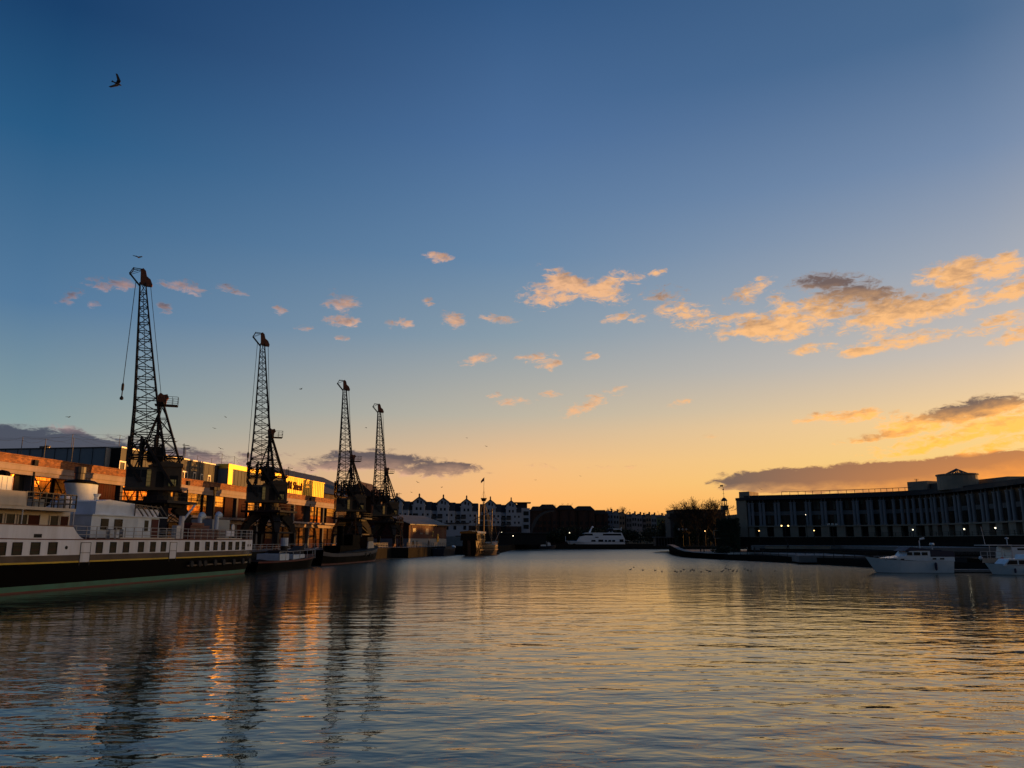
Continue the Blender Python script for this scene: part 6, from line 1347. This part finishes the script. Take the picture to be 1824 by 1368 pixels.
# ---------------------------------------------------------------- bare winter trees
def bare_tree(label, px, ytop, D, zb, spread, seed, depth=6, group=None, n0=5, thin=1.0):
    rr = random.Random(seed); P = at(px, ytop, D); H_ = P.z - zb
    o = thing('bare_tree', label, 'tree', (P.x, P.y, zb), 0, group); tr = MB(); tw = MB()
    def grow(p, d, L, r, k_):
        if k_ == 0: return
        mid = p + d * L * .5 + Vector((rr.uniform(-1, 1), rr.uniform(-1, 1), rr.uniform(-.3, .5))) * L * .07; e = p + d * L
        for a, b_, ra, rb in ((p, mid, r, r * .85), (mid, e, r * .85, r * .68)):
            (tr if k_ >= depth - 1 else tw).tube(a, b_, max(ra, .022 * thin), 5 if k_ > 3 else 3, max(rb, .018 * thin))
        for i in range(rr.choice((2, 3, 3)) if k_ > 1 else 3):
            ax = Vector((rr.gauss(0, 1), rr.gauss(0, 1), rr.gauss(0, .6))).normalized(); nd = (d + ax * rr.uniform(.35, .75) * spread + Vector((0, 0, .12))).normalized()
            grow(e if rr.random() < .7 else mid, nd, L * rr.uniform(.66, .86), r * .62, k_ - 1)
    for i in range(1):
        base = Vector((0, 0, 0)); th = H_ * .22; tr.tube(base, Vector((0, 0, th)), H_ * .022, 7, H_ * .018)
        for j in range(n0):
            a = 2 * math.pi * j / n0 + rr.uniform(-.4, .4); d = Vector((math.cos(a) * .62 * spread, math.sin(a) * .62 * spread, 1)).normalized(); grow(Vector((0, 0, th * rr.uniform(.75, 1))), d, H_ * .245, H_ * .012, depth)
    mz = max(v.z for v in tw.v); f = H_ / mz
    for b_ in (tr, tw): b_.v = [v * f for v in b_.v]
    tr.build('trunk', M['tree'], o); tw.build('crown', M['tree'], o)
G3 = 'bare trees behind the right quay'
bare_tree('large bare tree with a wide twiggy crown against the orange sky', 1252, 884, 262, 2.4, 1.15, 11, 7, G3, 6, 1.35)
bare_tree('smaller bare tree left of the large one', 1224, 891, 262, 2.4, 1.1, 21, 7, G3, 6, 1.3)
bare_tree('bare tree with upright twigs between the two big crowns', 1240, 896, 268, 2.4, .8, 37, 5, G3, 4, 1.0)
bare_tree('low bare tree at the right foot of the large tree', 1270, 902, 258, 2.4, .8, 47, 6, G3, 5, 1.0)
bare_tree('round bare treetop above the blue hillside house', 1105, 901, 470, 12, 1.1, 5, 5, 'bare trees on the hilltop', 5, 1.6)
bare_tree('small bare treetop left of the round one on the hill', 1086, 903.5, 470, 12, 1.0, 6, 5, 'bare trees on the hilltop', 5, 1.5)
bare_tree('low spreading bare tree above the green hillside house', 1186, 910, 465, 10, 1.3, 7, 5, 'bare trees on the hilltop', 5, 1.8)
bare_tree('bare treetop behind the last dark brick block', 1000, 896, 520, 12, 1.0, 8, 4, 'bare trees on the hilltop', 4, 1.6)
bare_tree('slim bare tree at the left edge of the long flat building', 1196, 903, 462, 10, .6, 9, 4, 'bare trees on the hilltop', 3, 1.8)
bare_tree('small bare treetop among the hillside chimneys', 1152, 911, 480, 12, 1.0, 10, 4, 'bare trees on the hilltop', 4, 1.5)
# evergreen bank under and between the trees
def leaf_mass(name, label, cx, cy, z0, w_, d_, h, n, size, seed, cat='bush', group=None):
    rr = random.Random(seed); o = thing(name, label, cat, (cx, cy, z0), 0, group); q = MB(); tr = MB(); tr.tube((0, 0, 0), (0, 0, h * .6), .2, 6)
    blobs = [(rr.uniform(-.75, .75) * w_, rr.uniform(-.6, .6) * d_, rr.uniform(.3, .72) * h, rr.uniform(.28, .5)) for _ in range(9)]
    for i in range(n):
        bx_, by_, bz_, br_ = rr.choice(blobs); v = Vector((rr.gauss(0, 1), rr.gauss(0, 1), rr.gauss(0, 1))).normalized() * rr.uniform(.6, 1.05) * br_
        c_ = Vector((bx_ + v.x * w_, by_ + v.y * d_, max(.1, bz_ + v.z * h * .9))); u_ = Vector((rr.gauss(0, 1), rr.gauss(0, 1), rr.gauss(0, 1))).normalized() * size; w2 = Vector((rr.gauss(0, 1), rr.gauss(0, 1), rr.gauss(0, 1))).normalized() * size
        q.add([c_ - u_, c_ + w2, c_ + u_, c_ - w2], [(0, 1, 2, 3)])
    q.build('crown', M['leaf'], o); tr.build('trunk', M['tree'], o)
gm = 'dark bushes on the banks'
for i, (px, yt, D, hw, lab) in enumerate(((1230, 921, 285, 7, 'dark bushes under the smaller bare tree'), (1262, 915, 288, 8, 'dark bushes under the large bare tree'), (1279, 929, 275, 3, 'dark bushes left of the ivy covered building'), (1205, 928, 330, 8, 'dark bushes left of the long flat building'), (1140, 941, 430, 13, 'dark bank of shrubs below the white hillside houses'), (1085, 937, 425, 13, 'dark shrubs behind the motor yacht stern'), (1180, 938, 420, 12, 'dark shrubs below the green hillside house'), (1030, 940, 412, 14, 'dark shrubs behind the motor yacht bow'), (980, 945, 410, 12, 'dark shrubs behind the fishing boat'))):
    P = at(px, yt, D); leaf_mass('bush', lab, P.x, D, 2.4, hw, 4, P.z - 2.4, 2600, .42, 60 + i, 'bushes', gm)
# shrub on the right quay corner
P = at(1283, 975, 196); leaf_mass('quay_shrub', 'leafy shrub overhanging the right quay wall', P.x, 196, .9, 3.2, 1.6, P.z - .6, 1500, .2, 90, 'shrub')

# ---------------------------------------------------------------- people and birds
def person(label, P, h, pose, seed, rot=0, group=None):
    o = thing('person', label, 'person', P, rot, group); rr = random.Random(seed)
    s = h / 1.75; st_w = .10 + .12 * (pose == 'walk')
    V_ = [(0, 0, .92), (0, 0, 1.15), (0, 0, 1.42), (0, .01, 1.53), (0, .02, 1.66), (-.10, 0, .88), (-st_w, .10 if pose == 'walk' else 0, .48), (-st_w - .02, .2 if pose == 'walk' else 0, .07), (.10, 0, .88), (st_w, -.08 if pose == 'walk' else 0, .48), (st_w + .02, -.22 if pose == 'walk' else 0, .07), (-.20, 0, 1.40), (-.26, .02, 1.13), (-.24, .12, .88), (.20, 0, 1.40), (.26, .02, 1.13), (.22, .14, .90), (-st_w - .02, (.2 if pose == 'walk' else 0) + .14, .04), (st_w + .02, (-.22 if pose == 'walk' else 0) + .14, .04)]
    E_ = [(0, 1), (1, 2), (2, 3), (3, 4), (0, 5), (5, 6), (6, 7), (0, 8), (8, 9), (9, 10), (2, 11), (11, 12), (12, 13), (2, 14), (14, 15), (15, 16), (7, 17), (10, 18)]
    rad = [.15, .14, .16, .065, .11, .10, .07, .05, .10, .07, .05, .07, .05, .04, .07, .05, .04, .04, .04]
    me = bpy.data.meshes.new('body'); me.from_pydata([tuple(c * s for c in v) for v in V_], E_, []); b_ = bpy.data.objects.new('body', me); COL.objects.link(b_)
    sk = b_.modifiers.new('s', 'SKIN'); 
    for v, r_ in zip(me.skin_vertices[0].data, rad): v.radius = (r_ * s, r_ * s * .85)
    me.skin_vertices[0].data[0].use_root = True
    bpy.context.view_layer.update(); dg = bpy.context.evaluated_depsgraph_get(); m2 = bpy.data.meshes.new_from_object(b_.evaluated_get(dg)); bpy.data.objects.remove(b_); m2.materials.clear(); m2.materials.append(M['skin'])
    bb = bpy.data.objects.new('body', m2); COL.objects.link(bb); bb.parent = o; q = MB(); q.lathe([(.05, -.03), (.115, .02), (.12, .08), (.08, .15), (.02, .17)], (0, .0, 1.63 * s), 8); q.build('hair', M['dark'], bb); return o
for i, (px, D, lab, ps, zb) in enumerate(((1248, 208, 'dark clothed person standing on the right quay, left one of a pair', 'stand', 1.1), (1254, 206, 'dark clothed person standing on the right quay, right one of a pair', 'walk', 1.1), (1344, 185, 'dark clothed person walking on the right quay below the office block end', 'walk', 1.15), (1404, 178, 'dark clothed person on the right bank terrace', 'walk', 2.3))):
    P = at(px, 980, D); person(lab, (P.x, P.y, zb), 1.5, ps, i, rot=i * 1.3, group='people on the right quay')
for i, (s, t, lab) in enumerate(((150, 59.5, 'person standing at the quay rail between the second and third cranes'), (152, 60.2, 'person beside another at the quay rail before the bright windows'), (171, 59.4, 'person at the rail just left of the third crane leg'), (196, 56, 'person on the quay by the farthest crane foot'), (205, 55.5, 'person standing before the white wall of the red shed'), (212, 56.3, 'person farther along the white wall of the red shed'), (221, 55.2, 'person near the lit doorway of the red shed'))):
    person(lab, st(s, t, QZ), 1.72, 'stand' if i % 2 else 'walk', 20 + i, rot=i * .9, group='people on the left quay')
def make_gull(name, label, span, flap=25, sweep=.25, body='bird', wing='bird', cat='bird', group=None):
    o = thing(name, label, cat, (0, 0, 0), 0, group); L = span * .42
    q = MB(); q.T = Matrix.Rotation(R(90), 4, 'Y')
    q.lathe([(.01, -L * .55), (L * .06, -L * .45), (L * .13, -L * .1), (L * .15, .1 * L), (L * .10, L * .32), (L * .085, L * .42), (L * .03, L * .5), (.005, L * .58)], n=10); q.T = None
    q.prism([(-L * .35, -L * .05), (-L * .72, -L * .14), (-L * .72, L * .14), (-L * .35, L * .05)], -.01 * L, .02 * L); b_ = q.build('body', M[body], o, smooth=False)
    for sd_ in (-1, 1):
        q = MB(); a1, a2 = R(flap), R(flap * .2); h1, h2 = span * .2, span * .30
        y1, z1 = h1 * math.cos(a1), h1 * math.sin(a1); y2, z2_ = y1 + h2 * math.cos(a2), z1 + h2 * math.sin(a2) * (1 if flap > 0 else 1)
        c0, c1_, c2_ = L * .42, L * .40, L * .05; sw = sweep * span
        top = [(c0 / 2, sd_ * .03 * span, 0), (c1_ / 2 + sw * .25, sd_ * y1, z1), (-sw + c2_ + L * .12, sd_ * y2, z2_), (-sw - L * .1, sd_ * y2 * .99, z2_), (-c1_ / 2 + sw * .1, sd_ * y1, z1), (-c0 / 2, sd_ * .03 * span, 0)]
        th = .012 * span; vs = [Vector(p) + Vector((0, 0, th)) for p in top] + [Vector(p) - Vector((0, 0, th)) for p in top]
        q.add(vs, [(0, 1, 4, 5), (1, 2, 3, 4), (11, 10, 7, 6), (10, 9, 8, 7)] + [(i, i + 6, (i + 1) % 6 + 6, (i + 1) % 6) for i in range(6)]); q.build('wing', M[wing], o)
    return o
g0 = make_gull('gull', 'large dark gull with raised wings high at the upper left of the sky', 1.35, 38, .22)
g0.location = at(209, 149, 52)
def screen_basis(o, xa, ya):        # axes given as (right, up, away) of the viewer
    cr, cu, cf = Vector((1, 0, 0)), Vector((0, -sp_, cp_)), Vector((0, cp_, sp_)); X_ = (cr * xa[0] + cu * xa[1] + cf * xa[2]).normalized(); Y_ = cr * ya[0] + cu * ya[1] + cf * ya[2]
    Z_ = X_.cross(Y_).normalized(); Y_ = Z_.cross(X_); o.rotation_euler = Matrix((X_, Y_, Z_)).transposed().to_euler()
screen_basis(g0, (.88, -.36, .3), (.55, .72, .35))
g1 = make_gull('gull', 'gull gliding just above the tip of the nearest crane', 1.3, 14, .12, group='gulls in the sky'); g1.location = at(246, 458, 88); g1.rotation_euler = (R(10), R(5), R(80))
GL = [(314, 787, 115, 60, 'gull flapping right of the nearest crane frame'), (393, 799, 125, 100, 'gull over the glazed roof between first and second cranes'), (555, 838, 130, 80, 'gull above the yellow clad rooftop'), (536, 693, 150, 20, 'tiny gull high between second and third cranes'),
      (402, 743, 170, 30, 'tiny gull in the sky right of the nearest jib'), (382, 763, 175, 70, 'tiny gull low right of the nearest jib'), (652, 762, 200, 10, 'tiny gull between the third and fourth jibs'), (749, 848, 190, 40, 'gull low over the white flats'), (744, 859, 190, 90, 'second gull low over the white flats'),
      (733, 877, 180, 10, 'gull just above the first white gable'), (954, 855, 210, 30, 'gull alone in the orange sky right of the mast'), (1281, 868, 150, 100, 'gull beside the weather vane'), (866, 795, 220, 50, 'tiny gull above the replica ship mast'), (832, 780, 220, 20, 'tiny gull in the sky above the white flats'),
      (122, 743, 120, 45, 'faint gull above the grey end wall'), (787, 868, 230, 0, 'tiny gull above the second white gable'), (1356, 872, 170, 60, 'tiny gull above the curved office roof'), (1034, 848, 260, 25, 'tiny gull in the orange sky above the brick flats')]
for i, (px, py, D, rz, lab) in enumerate(GL):
    c_ = copy_at(g1, lab, at(px, py, D), (R((i * 37) % 50 - 20), R((i * 53) % 40 - 15), R(rz + 30)), .72)
# perched bird on the rooftop
P = at(54, 796, 124); o = thing('perched_bird', 'dark bird perched on the edge of the grey rooftop wall', 'bird', (P.x, P.y, 17.62), R(40)); q = MB(); q.lathe([(.03, 0), (.14, .25), (.17, .5), (.11, .75), (.08, .85), (.10, .98), (.02, 1.08)], n=10); q.build('body', M['bird'], o)
# waterfowl resting on the water
def make_duck(label):
    o = thing('water_bird', label, 'bird', (0, 0, 0), 0, 'birds floating in mid harbour'); q = MB(); q.T = Matrix.Translation((0, 0, .10)) @ Matrix.Rotation(R(90), 4, 'Y')
    q.lathe([(.02, -.36), (.12, -.24), (.20, 0), (.17, .16), (.07, .27)], n=10, sx=.8); q.T = None; q.build('body', M['bird'], o, smooth=True)
    q = MB(); q.tube((.20, 0, .14), (.27, 0, .36), .055, 6); q.lathe([(.02, -.08), (.08, -.03), (.08, .04), (.02, .09)], (.30, 0, .42), 8); q.tube((.35, 0, .42), (.47, 0, .40), .02, 5, .008); q.build('neck', M['birdw'], o)
    q = MB(); q.bar((-.3, 0, .16), (-.48, 0, .26), .12, .03); q.build('tail', M['bird'], o); return o
ORD = 'first second third fourth fifth sixth seventh eighth ninth tenth eleventh twelfth thirteenth fourteenth fifteenth sixteenth seventeenth eighteenth nineteenth twentieth twenty-first twenty-second twenty-third twenty-fourth twenty-fifth twenty-sixth rightmost'.split()
DK = [(1123, 1015), (1129, 1011), (1145, 1016), (1167, 1016.5), (1179, 1018.5), (1202, 1018), (1206, 1019.5), (1213, 1018.5), (1218, 1015), (1230, 1017.5), (1233, 1015.5), (1236, 1016.5), (1249, 1019), (1259.5, 1016.5), (1263, 1018.5), (1266, 1018), (1286, 1018.5), (1289, 1017), (1293, 1013.5), (1299, 1015.5), (1305.5, 1018.5), (1306, 1016.5), (1312.5, 1018), (1326, 1014), (1332, 1016.5), (1338, 1018), (1381, 1017.5)]
dk = make_duck('dark water bird afloat, one of a scattered flock in mid harbour')
for i, (px, py) in enumerate(DK):
    P = onz(px, py); lab = 'dark water bird afloat in mid harbour, ' + ORD[i] + ' of the flock counted from the left'
    c_ = dk if i == 0 else copy_at(dk, lab, P); c_['label'] = lab; c_.location = (P.x, P.y, -.02); c_.rotation_euler = (0, 0, R((i * 67) % 360)); c_.scale = (.5,) * 3
